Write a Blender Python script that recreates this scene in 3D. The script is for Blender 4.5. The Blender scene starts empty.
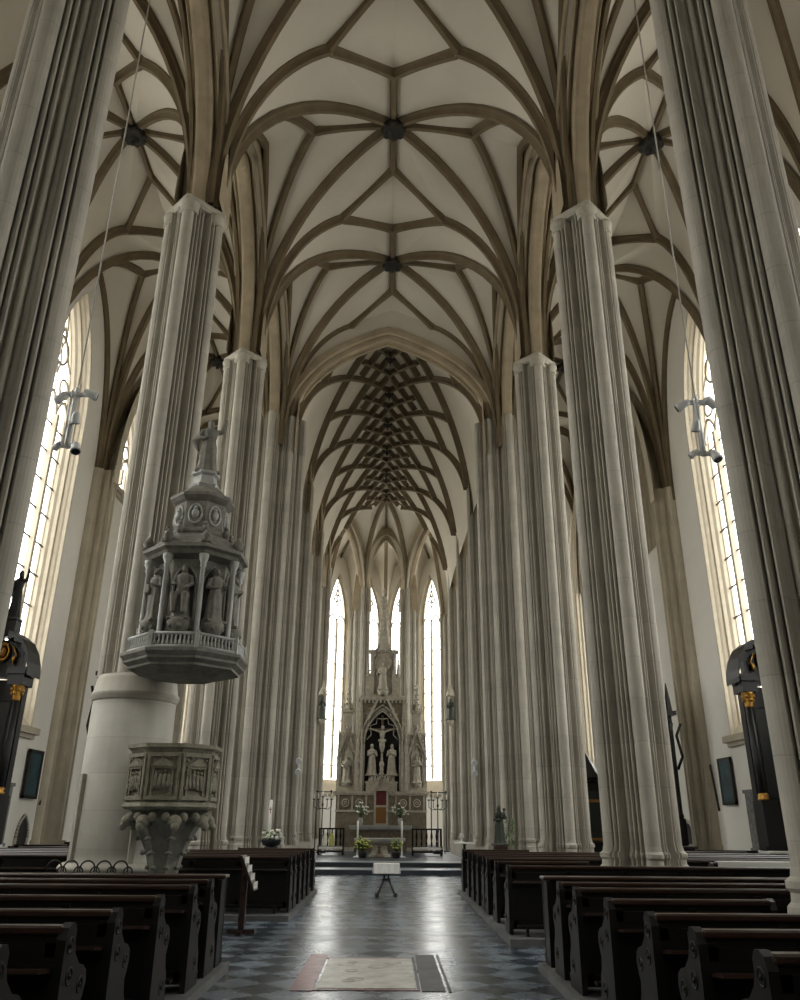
import bpy, math, random
from math import sin, cos, pi, sqrt, atan2, radians
from mathutils import Vector, Matrix
random.seed(11)
SC = bpy.context.scene
COL = SC.collection

# ------------------------------------------------------------------ helpers
class MB:
    """collects polygons, then links them as one mesh object"""
    def __init__(s): s.v = []; s.f = []; s.sm = []
    def add(s, vs, fs, smooth=False):
        b = len(s.v); s.v += [tuple(p) for p in vs]
        for f in fs: s.f.append([b + i for i in f]); s.sm.append(smooth)
    def box(s, c, d, rz=0.0, taper=1.0, rx=0.0):
        hx, hy, hz = d[0]/2, d[1]/2, d[2]/2
        vs = []
        M = Matrix.Rotation(rz, 3, 'Z') @ Matrix.Rotation(rx, 3, 'X')
        for z, t in ((-hz, 1), (hz, taper)):
            for x, y in ((-hx, -hy), (hx, -hy), (hx, hy), (-hx, hy)):
                p = M @ Vector((x*t, y*t, z)); vs.append((c[0]+p.x, c[1]+p.y, c[2]+p.z))
        s.add(vs, [(3,2,1,0),(4,5,6,7),(0,1,5,4),(1,2,6,5),(2,3,7,6),(3,0,4,7)])
    def bevbox(s, c, d, b=.01, rz=0.0):
        """box with chamfered vertical and top edges"""
        hx, hy = d[0]/2, d[1]/2
        def ring(x, y, z):
            q = [(-x+b,-y),(x-b,-y),(x,-y+b),(x,y-b),(x-b,y),(-x+b,y),(-x,y-b),(-x,-y+b)]
            return [(c[0]+p[0]*cos(rz)-p[1]*sin(rz), c[1]+p[0]*sin(rz)+p[1]*cos(rz), c[2]+z) for p in q]
        rs = [ring(hx-b, hy-b, -d[2]/2), ring(hx, hy, -d[2]/2+b), ring(hx, hy, d[2]/2-b), ring(hx-b, hy-b, d[2]/2)]
        s.rings(rs, True, True)
    def rings(s, rs, cap0=False, cap1=False, smooth=False, closed=True):
        n = len(rs[0]); vs = [p for r in rs for p in r]; fs = []
        for i in range(len(rs)-1):
            for j in range(n if closed else n-1):
                k = (j+1) % n
                fs.append((i*n+j, i*n+k, (i+1)*n+k, (i+1)*n+j))
        s.add(vs, fs, smooth)
        b = len(s.v) - len(vs)
        if cap0: s.f.append([b+j for j in range(n)][::-1]); s.sm.append(False)
        if cap1: s.f.append([b+(len(rs)-1)*n+j for j in range(n)]); s.sm.append(False)
    def lathe(s, prof, c=(0,0,0), n=24, smooth=True, rot=0.0, sx=1.0, sy=1.0, cap=True):
        rs = []
        for r, z in prof:
            rs.append([(c[0]+sx*r*cos(rot+2*pi*k/n), c[1]+sy*r*sin(rot+2*pi*k/n), c[2]+z) for k in range(n)])
        s.rings(rs, cap, cap, smooth)
    def prism(s, poly, z0, z1, smooth=False):
        s.rings([[(x,y,z0) for x,y in poly],[(x,y,z1) for x,y in poly]], True, True, smooth)
    def tube(s, pts, r, n=8, cap=True):
        pts = [Vector(p) for p in pts]; rs = []
        up = Vector((0,0,1)); last = None
        for i, p in enumerate(pts):
            t = (pts[min(i+1,len(pts)-1)] - pts[max(i-1,0)]).normalized()
            a = t.cross(last if last is not None else (up if abs(t.z) < .95 else Vector((1,0,0))))
            if last is not None: a = last - t*last.dot(t)
            a.normalize(); b = t.cross(a); last = a
            ri = r[i] if isinstance(r, (list, tuple)) else r
            rs.append([tuple(p + a*ri*cos(2*pi*k/n) + b*ri*sin(2*pi*k/n)) for k in range(n)])
        s.rings(rs, cap, cap, True)
    def sweep(s, pts, side, prof, smooth=False, cap=True, closed=False):
        """prof (side, down) swept along a curve lying in the vertical plane with normal 'side'"""
        pts = [Vector(p) for p in pts]; S = Vector(side).normalized(); rs = []
        for i, p in enumerate(pts):
            t = (pts[min(i+1,len(pts)-1)] - pts[max(i-1,0)]).normalized()
            d = t.cross(S)
            rs.append([tuple(p + S*a + d*b) for a, b in prof])
        s.rings(rs, cap and closed, cap and closed, smooth, closed)
    def sphere(s, c, r, n=12, m=8, sc=(1,1,1)):
        rs = []
        for i in range(m+1):
            a = -pi/2 + pi*i/m; a = max(-pi/2+.02, min(pi/2-.02, a))
            rs.append([(c[0]+sc[0]*r*cos(a)*cos(2*pi*k/n), c[1]+sc[1]*r*cos(a)*sin(2*pi*k/n), c[2]+sc[2]*r*sin(a)) for k in range(n)])
        s.rings(rs, True, True, True)
    def torus(s, c, R, r, axis='Y', n=20, m=8, a0=0.0, a1=2*pi):
        full = abs(a1-a0-2*pi) < 1e-6
        rs = []
        N = n if full else n
        for i in range(N+1):
            a = a0+(a1-a0)*i/N; ring = []
            for k in range(m):
                b = 2*pi*k/m; x = (R+r*cos(b))*cos(a); z = (R+r*cos(b))*sin(a); y = r*sin(b)
                if axis == 'Y': ring.append((c[0]+x, c[1]+y, c[2]+z))
                elif axis == 'X': ring.append((c[0]+y, c[1]+x, c[2]+z))
                else: ring.append((c[0]+x, c[1]+z, c[2]+y))
            rs.append(ring)
        s.rings(rs, not full, not full, True)
    def xf(s, fn, start=0):
        s.v[start:] = [tuple(fn(p)) for p in s.v[start:]]
    def build(s, name, mat, parent=None, mods=None):
        me = bpy.data.meshes.new(name); me.from_pydata(s.v, [], s.f); me.update()
        me.polygons.foreach_set('use_smooth', s.sm)
        me.materials.append(mat)
        o = bpy.data.objects.new(name, me); COL.objects.link(o)
        if parent: o.parent = parent
        return o

def fixn(o):
    import bmesh
    bm = bmesh.new(); bm.from_mesh(o.data)
    bmesh.ops.recalc_face_normals(bm, faces=bm.faces); bm.to_mesh(o.data); bm.free(); return o
def tag(o, label=None, cat=None, group=None, kind=None):
    if label: o['label'] = label
    if cat: o['category'] = cat
    if group: o['group'] = group
    if kind: o['kind'] = kind
    return o
def thing(name, loc, label, cat, group=None, rz=0.0, kind=None):
    o = bpy.data.objects.new(name, None); COL.objects.link(o); o.empty_display_size = .2
    o.location = loc; o.rotation_euler = (0,0,rz); tag(o, label, cat, group, kind); return o
def copy_tree(o, parent=None):
    c = o.copy(); COL.objects.link(c); c.parent = parent
    for ch in list(o.children): copy_tree(ch, c)
    return c

# ------------------------------------------------------------------ materials
def mat(name, base, rough=.6, var=.0, scale=2.0, col2=None, metal=0.0, spec=.5, bump=0.0, bscale=20.0, coat=0.0, courses=0.0, streak=0.0):
    m = bpy.data.materials.new(name); m.use_nodes = True
    nt = m.node_tree; N = nt.nodes; L = nt.links; b = N['Principled BSDF']
    b.inputs['Roughness'].default_value = rough; b.inputs['Metallic'].default_value = metal
    b.inputs['Specular IOR Level'].default_value = spec; b.inputs['Coat Weight'].default_value = coat
    b.inputs['Coat Roughness'].default_value = .12
    b.inputs['Base Color'].default_value = (*base, 1)
    tc = N.new('ShaderNodeTexCoord')
    last = None
    if var > 0 or col2:
        nz = N.new('ShaderNodeTexNoise'); nz.inputs['Scale'].default_value = scale; nz.inputs['Detail'].default_value = 6
        nz.inputs['Roughness'].default_value = .65
        L.new(tc.outputs['Object'], nz.inputs['Vector'])
        rp = N.new('ShaderNodeValToRGB')
        c2 = col2 or tuple(x*(1-var) for x in base); c1 = base if col2 else tuple(min(1, x*(1+var*.6)) for x in base)
        rp.color_ramp.elements[0].position = .32; rp.color_ramp.elements[1].position = .68
        rp.color_ramp.elements[0].color = (*c2, 1); rp.color_ramp.elements[1].color = (*c1, 1)
        L.new(nz.outputs['Fac'], rp.inputs['Fac']); last = rp.outputs['Color']
    if streak > 0:
        mp = N.new('ShaderNodeMapping'); mp.inputs['Scale'].default_value = (6, 6, .22)
        L.new(tc.outputs['Object'], mp.inputs['Vector'])
        n2 = N.new('ShaderNodeTexNoise'); n2.inputs['Scale'].default_value = 1.0; n2.inputs['Detail'].default_value = 5
        L.new(mp.outputs['Vector'], n2.inputs['Vector'])
        r2 = N.new('ShaderNodeValToRGB'); r2.color_ramp.elements[0].position = .35; r2.color_ramp.elements[1].position = .62
        r2.color_ramp.elements[0].color = (1-streak,)*3 + (1,); r2.color_ramp.elements[1].color = (1,1,1,1)
        L.new(n2.outputs['Fac'], r2.inputs['Fac'])
        mx = N.new('ShaderNodeMix'); mx.data_type = 'RGBA'; mx.blend_type = 'MULTIPLY'; mx.inputs[0].default_value = 1
        if last: L.new(last, mx.inputs[6])
        else: mx.inputs[6].default_value = (*base, 1)
        L.new(r2.outputs['Color'], mx.inputs[7]); last = mx.outputs[2]
    if courses > 0:
        # masonry courses: thin joints every 'courses' metres, each course a touch lighter or darker
        sp = N.new('ShaderNodeSeparateXYZ'); L.new(tc.outputs['Object'], sp.inputs[0])
        dv = N.new('ShaderNodeMath'); dv.operation = 'DIVIDE'; dv.inputs[1].default_value = courses; L.new(sp.outputs['Z'], dv.inputs[0])
        fr = N.new('ShaderNodeMath'); fr.operation = 'FRACT'; L.new(dv.outputs[0], fr.inputs[0])
        fl = N.new('ShaderNodeMath'); fl.operation = 'FLOOR'; L.new(dv.outputs[0], fl.inputs[0])
        wn = N.new('ShaderNodeTexWhiteNoise'); wn.noise_dimensions = '1D'; L.new(fl.outputs[0], wn.inputs['W'])
        mr = N.new('ShaderNodeMapRange'); mr.inputs['To Min'].default_value = .94; mr.inputs['To Max'].default_value = 1.04
        L.new(wn.outputs['Value'], mr.inputs['Value'])
        gt = N.new('ShaderNodeMath'); gt.operation = 'GREATER_THAN'; gt.inputs[1].default_value = .02; L.new(fr.outputs[0], gt.inputs[0])
        m3 = N.new('ShaderNodeMapRange'); m3.inputs['To Min'].default_value = .84; m3.inputs['To Max'].default_value = 1.0
        L.new(gt.outputs[0], m3.inputs['Value'])
        mu = N.new('ShaderNodeMath'); mu.operation = 'MULTIPLY'; L.new(mr.outputs[0], mu.inputs[0]); L.new(m3.outputs[0], mu.inputs[1])
        mx = N.new('ShaderNodeMix'); mx.data_type = 'RGBA'; mx.blend_type = 'MULTIPLY'; mx.inputs[0].default_value = 1
        if last: L.new(last, mx.inputs[6])
        else: mx.inputs[6].default_value = (*base, 1)
        L.new(mu.outputs[0], mx.inputs[7]); last = mx.outputs[2]
    if last: L.new(last, b.inputs['Base Color'])
    if bump > 0:
        nb = N.new('ShaderNodeTexNoise'); nb.inputs['Scale'].default_value = bscale; nb.inputs['Detail'].default_value = 5
        L.new(tc.outputs['Object'], nb.inputs['Vector'])
        bp = N.new('ShaderNodeBump'); bp.inputs['Strength'].default_value = bump; bp.inputs['Distance'].default_value = .03
        L.new(nb.outputs['Fac'], bp.inputs['Height']); L.new(bp.outputs['Normal'], b.inputs['Normal'])
    return m
def emis(name, col, st):
    m = bpy.data.materials.new(name); m.use_nodes = True
    b = m.node_tree.nodes['Principled BSDF']; b.inputs['Base Color'].default_value = (.6,.6,.6,1); b.inputs['Roughness'].default_value = .25
    b.inputs['Emission Color'].default_value = (*col, 1); b.inputs['Emission Strength'].default_value = st; return m

def clear_glass():
    m = bpy.data.materials.new('clear_window_glass'); m.use_nodes = True
    nt = m.node_tree; nt.nodes.remove(nt.nodes['Principled BSDF']); out = nt.nodes['Material Output']
    t = nt.nodes.new('ShaderNodeBsdfTransparent'); t.inputs[0].default_value = (.93,.95,.94,1)
    g = nt.nodes.new('ShaderNodeBsdfGlossy'); g.inputs['Roughness'].default_value = .05
    x = nt.nodes.new('ShaderNodeMixShader'); x.inputs[0].default_value = .05
    nt.links.new(t.outputs[0], x.inputs[1]); nt.links.new(g.outputs[0], x.inputs[2]); nt.links.new(x.outputs[0], out.inputs['Surface']); return m
def floor_mat():
    m = bpy.data.materials.new('diagonal_stone_tiles'); m.use_nodes = True
    nt = m.node_tree; N = nt.nodes; L = nt.links; b = N['Principled BSDF']
    tc = N.new('ShaderNodeTexCoord'); mp = N.new('ShaderNodeMapping'); mp.inputs['Rotation'].default_value = (0,0,radians(45))
    L.new(tc.outputs['Object'], mp.inputs['Vector'])
    ck = N.new('ShaderNodeTexChecker'); ck.inputs['Scale'].default_value = 1/.46
    ck.inputs['Color1'].default_value = (.030,.039,.050,1); ck.inputs['Color2'].default_value = (.145,.175,.21,1)
    L.new(mp.outputs['Vector'], ck.inputs['Vector'])
    nz = N.new('ShaderNodeTexNoise'); nz.inputs['Scale'].default_value = 1.3; nz.inputs['Detail'].default_value = 6
    L.new(tc.outputs['Object'], nz.inputs['Vector'])
    r = N.new('ShaderNodeMapRange'); r.inputs['To Min'].default_value = .7; r.inputs['To Max'].default_value = 1.3; L.new(nz.outputs['Fac'], r.inputs['Value'])
    mx = N.new('ShaderNodeMix'); mx.data_type = 'RGBA'; mx.blend_type = 'MULTIPLY'; mx.inputs[0].default_value = 1
    L.new(ck.outputs['Color'], mx.inputs[6]); L.new(r.outputs[0], mx.inputs[7]); L.new(mx.outputs[2], b.inputs['Base Color'])
    r2 = N.new('ShaderNodeMapRange'); r2.inputs['To Min'].default_value = .16; r2.inputs['To Max'].default_value = .38; L.new(nz.outputs['Fac'], r2.inputs['Value'])
    L.new(r2.outputs[0], b.inputs['Roughness']); b.inputs['Specular IOR Level'].default_value = .6
    return m

M = {}
M['pillar'] = mat('pale_sandstone', (.46,.43,.365), .8, .15, 1.1, bump=.2, bscale=9, courses=.78, streak=.13)
M['cap'] = mat('capital_sandstone', (.46,.43,.36), .8, .2, 3, bump=.2)
M['arch'] = mat('ochre_sandstone', (.37,.30,.20), .85, .25, 1.2, bump=.2, bscale=8)
M['respond'] = mat('yellow_grey_sandstone', (.52,.465,.36), .85, .15, 1.2, bump=.2, bscale=8)
M['rib'] = mat('brown_rib_sandstone', (.165,.125,.072), .85, .22, 1.5)
M['web'] = mat('vault_plaster', (.655,.605,.505), .9, .07, .35)
M['wall'] = mat('wall_plaster', (.80,.77,.70), .9, .06, .4)
M['floor'] = floor_mat()
M['pane'] = clear_glass()
M['mull'] = mat('window_stone', (.46,.405,.31), .8, .1, 3)
M['bossiron'] = mat('dark_painted_boss', (.022,.018,.013), .7)
M['lead'] = mat('lead_bar', (.05,.045,.04), .5)
M['wood'] = mat('dark_stained_oak', (.0045,.003,.0025), .42, spec=.3, var=.5, scale=6, coat=.06, col2=(.0035,.0026,.0022))
M['woodtop'] = mat('worn_brown_oak', (.030,.013,.008), .3, .3, 5, coat=.3)
M['black'] = mat('black_marble', (.008,.008,.009), .4, spec=.3)
M['oldpainting'] = mat('darkened_painting', (.010,.013,.013), .5, .5, 3.2, col2=(.004,.005,.005))
M['gold'] = mat('gilding', (.50,.27,.06), .4, .3, 10, metal=.9)
M['stonecarve'] = mat('grey_carved_stone', (.185,.175,.148), .75, .35, 6, bump=.4, bscale=25)
M['basket'] = mat('weathered_relief_stone', (.235,.22,.165), .85, .35, 7, bump=.6, bscale=22)
M['altarstone'] = mat('pale_altar_limestone', (.46,.42,.34), .75, .3, 5, bump=.3, bscale=30)
M['altardark'] = mat('brown_altar_stone', (.20,.165,.115), .8, .35, 6, bump=.4, bscale=24)
M['nicheback'] = mat('shaded_brown_stone', (.075,.062,.045), .9, .3, 5)  # altar brown darkened: recess shade painted into the niche backs
M['shadowstone'] = mat('painted_niche_shade', (.035,.032,.03), .9)  # near-black colour painted in as the shade inside niches
M['white'] = mat('white_linen', (.78,.77,.74), .8)
M['wax'] = mat('white_wax', (.82,.80,.74), .5)
M['red'] = mat('red_cloth', (.13,.018,.022), .7)
M['orange'] = mat('orange_gilt', (.24,.11,.02), .5)
M['leaf'] = mat('green_leaves', (.10,.17,.05), .6, .4, 12)
M['yellow'] = mat('yellow_green_blooms', (.50,.52,.12), .6, .3, 14)
M['bloom'] = mat('white_blooms', (.75,.76,.66), .6)
M['iron'] = mat('wrought_iron', (.03,.028,.026), .5, metal=.5)
M['marble'] = mat('white_marble', (.38,.38,.36), .4, .2, 3)
M['pinkstone'] = mat('pink_marble', (.235,.115,.115), .35, .45, 5)
M['slab'] = mat('worn_white_slab', (.46,.44,.40), .35, .35, 4, bump=.3, bscale=14)
M['lampwhite'] = mat('white_enamel', (.74,.76,.78), .4)
M['cable'] = mat('pale_steel_cable', (.55,.53,.47), .5)
M['bronze'] = mat('green_bronze', (.035,.042,.030), .5, .3, 9, metal=.3)
M['frame'] = mat('black_picture_frame', (.012,.012,.012), .4)
M['picture'] = mat('teal_painting', (.03,.085,.10), .5, .5, 3.2, col2=(.015,.03,.035))
M['kerb'] = mat('grey_kerb_stone', (.13,.13,.13), .6, .25, 3)
M['carpet'] = mat('dark_blue_grey_step_stone', (.03,.037,.047), .35, .25, 3)
M['steplight'] = mat('pale_step_edge_stone', (.32,.36,.40), .3, .15, 3)
M['memorial'] = mat('grey_memorial_stone', (.19,.185,.175), .7, .45, 7, bump=.4, bscale=18)
M['paper'] = mat('white_paper', (.72,.72,.70), .8)
# ------------------------------------------------------------------ the shell
PX = 4.78; PXL = [-4.66,-4.93,-4.80,-4.83]; PXR = [4.66,4.78,4.76,4.81]; PY = [8.2, 15.77, 22.47, 29.16, 35.9, 42.6, 49.3]
ZS = 15.8; WX = 11.3; ZB = 22.74; TOP = 24.6

def clustered(r, cx=0, cy=0, fine=False):
    """plan of a clustered pier: a square set on its corner, a broad round shaft on every corner, rolls and hollows between"""
    half = []
    rho = (.150 if fine else .215)*r/.72
    for k in range(0, 6):
        a = radians(80)*k/5
        half.append((r-rho+rho*cos(a), rho*sin(a)))
    R2 = sqrt(2)
    def de(t, off): return (r*(1-t)+off/R2, r*t+off/R2)
    q = [(.255,-.10),(.262,-.16),(.292,-.17),(.300,-.04),(.312,.03),(.335,.065),(.362,.065),(.384,.03),(.396,-.04),(.404,-.12),(.43,-.18),(.465,-.205),(.5,-.21)]
    if fine: q = [(.185,-.08),(.195,-.15),(.222,-.15),(.230,.0),(.245,.04),(.265,.04),(.280,.0),(.288,-.16),(.315,-.17),(.322,-.02),(.338,.035),(.358,.035),(.374,-.02),(.380,-.14),(.42,-.22),(.46,-.22),(.468,-.12),(.48,-.09),(.5,-.085)]
    half += [de(t, o*r/.72) for t, o in q]
    quarter = half + [(y, x) for x, y in reversed(half[1:-1])]
    pts = []
    for k in range(4):
        c, s_ = cos(pi/2*k), sin(pi/2*k)
        pts += [(cx + x*c - y*s_, cy + x*s_ + y*c) for x, y in quarter]
    return pts
def scaled(poly, k, cx, cy): return [(cx+(x-cx)*k, cy+(y-cy)*k) for x, y in poly]
def diamond(r, cx, cy, ch=.12):
    c = ch*r
    return [(cx+r-c,cy-c),(cx+r-c,cy+c),(cx+c,cy+r-c),(cx-c,cy+r-c),(cx-r+c,cy+c),(cx-r+c,cy-c),(cx-c,cy-r+c),(cx+c,cy-r+c)]

def pillar(cx, cy, r, ztop, label, zbot=0.0, cap=True, extra=None):
    o = thing('pillar', (cx, cy, 0), label, 'pillar', kind='structure')
    fine = True; m = MB(); P = clustered(r, fine=fine)
    m.rings([[(x,y,z) for x,y in P] for z in [max(zbot, 1.0), ztop]], True, True)
    if extra:
        ex, ey, er = extra; Q = clustered(er, ex, ey, True)
        m.rings([[(x,y,z) for x,y in Q] for z in (.9, ztop)], True, True)
    m.build('shaft', M['pillar'], o)
    if zbot < .5:
        b = MB()
        spec = [(0,1.2),(.82,1.2),(.88,1.14),(1.0,1.12),(1.04,1.06),(1.12,1.05),(1.16,1.1),(1.22,1.1),(1.26,1.02),(1.34,1.0)]
        b.rings([[(x,y,z) for x,y in (diamond(r*k*1.04,0,0) if z < .9 else scaled(P,k+.012,0,0))] for z,k in spec[:2]], True, True)
        b.rings([[(x,y,z) for x,y in scaled(P,k+.012,0,0)] for z,k in spec[1:]], True, True)
        if extra:
            b.prism(diamond(er*1.25, ex, ey), 0, .84)
            b.rings([[(x,y,z) for x,y in scaled(Q,k+.012,ex,ey)] for z,k in spec[1:]], True, True)
        b.build('base', M['pillar'], o)
    if cap:
        c = MB()
        for z, k in ((ztop-.42, 1.0),):
            pass
        c.rings([[(x,y,z) for x,y in diamond(k,0,0,.05)] for z,k in ((ztop-.16,r*1.0),(ztop-.12,r*1.05),(ztop-.11,r*1.09),(ztop+.03,r*1.10),(ztop+.06,r*1.05))], True, True)
        for k in range(4):
            a = pi/2*k; x, y = (r-.2)*cos(a), (r-.2)*sin(a)
            c.lathe([(.21,ztop-.42),(.235,ztop-.37),(.225,ztop-.33),(.23,ztop-.24),(.26,ztop-.16),(.25,ztop-.1)], (x,y,0), 16)
        c.build('capital', M['cap'], o)
    return o

names = {1:('nearest','in the front pews'),2:('second','behind'),3:('third','')}
pillar(PXL[0], PY[0], .72, ZS, 'nearest left stone pillar, cut off by the left edge of the picture')
pillar(PXR[0], PY[0], .72, ZS, 'nearest right stone pillar, standing among the front right pews')
pillar(PXL[1], PY[1], .72, ZS, 'left clustered stone pillar with the pulpit and its canopy on it', zbot=4.29)
pillar(PXR[1], PY[1], .72, ZS, 'right clustered stone pillar opposite the pulpit, with moulded capital')
pillar(PXL[2], PY[2], .67, ZS, 'left clustered pillar with capital just beyond the pulpit')
pillar(PXR[2], PY[2], .67, ZS, 'right clustered pillar with capital, last one before the chancel arch')
pillar(-PX-.05, PY[3], .74, 17.2, 'left compound pier carrying the chancel arch', cap=False, extra=(.78,.25,.55))
pillar( PX+.05, PY[3], .74, 17.2, 'right compound pier carrying the chancel arch, behind the bronze figure', cap=False, extra=(-.78,.25,.55))
for i, w in ((4,'first'),(5,'second'),(6,'third')):
    for s, sd in ((-1,'left'),(1,'right')):
        pillar(s*4.38, PY[i], .62, 17.0, '%s choir pier beyond the chancel arch, %s side' % (w, sd), cap=False)
AX = -.30   # the choir's axis drifts a little to the left
QP = [(AX-1.62, 55.0), (AX+1.62, 55.0)]
for (x, y), sd in zip(QP, ('left','right')):
    pillar(x, y, .56, 17.2, 'slender apse pier behind the high altar, %s of its spire' % sd, cap=False)

# ---- curves
def bz(S, E, a=.62, c=.46, m=.22, n=14):
    """a rib: leaves S vertically, arrives at E with slope m"""
    S = Vector(S); E = Vector(E); D = Vector((E.x-S.x, E.y-S.y, 0)); L = D.length; u = D/L; h = E.z-S.z
    P1 = S + Vector((0,0,h*a)); P2 = E - u*(L*c) - Vector((0,0,L*c*m))
    out = []
    for i in range(n+1):
        t = i/n; out.append(S*(1-t)**3 + P1*(3*t*(1-t)**2) + P2*(3*t*t*(1-t)) + E*t**3)
    return out
def line3(S, E, sag=0.0, n=6):
    S = Vector(S); E = Vector(E)
    return [S.lerp(E, i/n) + Vector((0,0,sag*4*(i/n)*(1-i/n))) for i in range(n+1)]
RIB = [(-.17,-.05),(-.17,.06),(-.115,.12),(-.085,.22),(-.07,.30),(.07,.30),(.085,.22),(.115,.12),(.17,.06),(.17,-.05)]
def side_for(pts):
    d = Vector((pts[-1].x-pts[0].x, pts[-1].y-pts[0].y, 0)).normalized(); s = Vector((-d.y, d.x, 0))
    t = (pts[-1]-pts[-2]).normalized()
    if t.cross(s).z > 0: s = -s
    return s
def rib(pts, parent, name='rib', k=1.0, m='rib'):
    b = MB(); b.sweep(pts, side_for(pts), [(x*k, y*k) for x, y in RIB]); return b.build(name, M[m], parent)
def loft(mb, c0, c1, n=8):
    rs = [[tuple(a.lerp(b, j/n)) for j in range(n+1)] for a, b in zip(c0, c1)]
    mb.rings(rs, False, False, True, closed=False)
def boss(c, parent, r=.36):
    b = MB(); b.lathe([(.05,.25),(r*.8,.2),(r,.05),(r*.95,-.12),(r*.6,-.2),(r*.6,-.16),(r*.5,-.22),(r*.25,-.28),(.03,-.3),(r*.25,-.38),(.03,-.4)], c, 20)
    for k in range(8):
        a = 2*pi*k/8; b.sphere((c[0]+r*.9*cos(a), c[1]+r*.9*sin(a), c[2]-.07), r*.26, 8, 6)
    b.build('boss', M['bossiron'], parent)

def star(name, bx, x0, x1, y0, y1, off0, off1, plane0, plane1, zb, zT, zL, zA0, zA1, zs0, zs1, near=True, rk=1.0, sk=0.0):
    """star vault of one bay: web, ribs and boss.  x0/x1 pier lines, plane0/1 the wall-arch planes"""
    ym = (y0+y1)/2; hb = (y1-y0)/2
    o = MB(); parent = None
    root = thing(name, (0,0,0), None, None, kind='structure')
    jobs = []
    for sx in (0, 1):
        xp = (x0, x1)[sx]; pl = (plane0, plane1)[sx]; off = (off0, off1)[sx]; zA = (zA0, zA1)[sx]; zs = (zs0, zs1)[sx]
        so = sk if (off0, off1)[sx] < .2 else 0.0; half = abs(xp-bx); sg = -1 if sx == 0 else 1
        T = Vector((bx+sg*half*.54, ym, zT)); B = Vector((bx, ym, zb))
        A = Vector((pl, ym+so, zA))
        for yp, sy in ((y0,-1),(y1,1)):
            Pc = Vector((xp, yp+so, 0))
            Lp = Vector((bx+sg*half*.385, yp, zL)); T1 = Vector((bx, ym+sy*hb*.555, zb-.02)); C0 = Vector((bx, yp, zb-.12))
            def S(E, k=off):
                d = Vector((E.x-Pc.x, E.y-Pc.y, 0)).normalized(); return Vector((Pc.x+d.x*k, Pc.y+d.y*k, zs))
            cF = bz((xp+(pl-xp)*(.45 if off > .2 else 1), yp+so-sy*.24, zs), A, .62, .5, .35)
            cT = bz(S(T), T, .66, .5, .16); cD = bz(S(B), B, .64, .48, .14); cX = bz(S(Lp), Lp, .62, .5, .38)
            loft(o, cF, cT); loft(o, cT, cD); loft(o, cD, cX)
            o.add([B, T1, Lp], [(0,1,2)]); o.add([T1, C0, Lp], [(0,1,2)])
            jobs += [cT, cD]
            rib(cT, root, 'rib', rk); rib(cD, root, 'rib', rk); rib(line3(T1, Lp, .08), root, 'rib', rk)
            if sy == 1 or near: rib(cX, root, 'rib', rk)
            rib(cF, root, 'wall_rib', .8*rk)
        rib(line3(B, T, .10), root, 'ridge_rib', rk)
    for sy in (-1, 1): rib(line3(B, (bx, ym+sy*hb*.555, zb-.02), .03), root, 'ridge_rib', rk)
    o.build('web', M['web'], root)
    boss((bx, ym, zb-.26), root)
    for sx in (0, 1):
        if (off0, off1)[sx] < .2:
            for yp in ((y0, y1) if near else (y1,)):
                cb = MB(); cb.lathe([(.02,-1.15),(.10,-.7),(.22,-.25),(.30,.0),(.30,.35)], ((x0,x1)[sx], yp+sk, (zs0,zs1)[sx]), 14); cb.build('corbel', M['rib'], root)
    return root

for i in range(3):
    star('ceiling_nave', 0, -PX, PX, PY[i], PY[i+1], .26, .26, -4.08, 4.08, ZB, 22.42, 21.85, 21.75, 21.75, ZS+.05, ZS+.05, near=(i == 0), rk=.86)
for s, sd in ((-1,'left'),(1,'right')):
    for i in range(5):
        a = (s*PX, s*5.40, .26, ZS+.05); b = (s*WX, s*(WX-.05), .10, 13.6)
        lo, hi = (b, a) if s < 0 else (a, b)
        star('ceiling_%s_aisle' % sd, s*8.30, lo[0], hi[0], PY[i], PY[i+1], lo[2], hi[2], lo[1], hi[1], 22.3, 21.9, 21.2, 21.3, 21.3, lo[3], hi[3], near=(i == 0), rk=.78, sk=-1.1 if s < 0 else 0.0)

# ---- arcade arches between the pillars
ARCH = [(-.64,-1.25),(-.64,-.62),(-.60,-.54),(-.54,-.54),(-.50,-.62),(-.47,-.80),(-.40,-.78),(-.385,-.50),(-.40,-.40),(-.36,-.32),(-.30,-.36),(-.28,-.50),(-.24,-.50),(-.235,-.12),(-.20,-.03),(-.12,0),(.12,0),(.20,-.03),(.235,-.12),(.24,-.50),(.28,-.50),(.30,-.36),(.36,-.32),(.40,-.40),(.385,-.50),(.40,-.78),(.47,-.80),(.50,-.62),(.54,-.54),(.60,-.54),(.64,-.62),(.64,-1.25)]
def arcade(x, y0, y1, zs, za, k=1.0, gap=.60):
    r = MB()
    up = bz((x, y0+gap, zs), (x, (y0+y1)/2, za), .62, .42, .42, 18); dn = bz((x, y1-gap, zs), (x, (y0+y1)/2, za), .62, .42, .42, 18)
    r.sweep(up + dn[::-1][1:], side_for(up), [(a*k, b*k) for a, b in ARCH])
    return r
arc = []
def arch_obj(mb, name='arcade_arch_wall'):
    o = mb.build(name, M['arch']); tag(o, kind='structure'); return o
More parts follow.
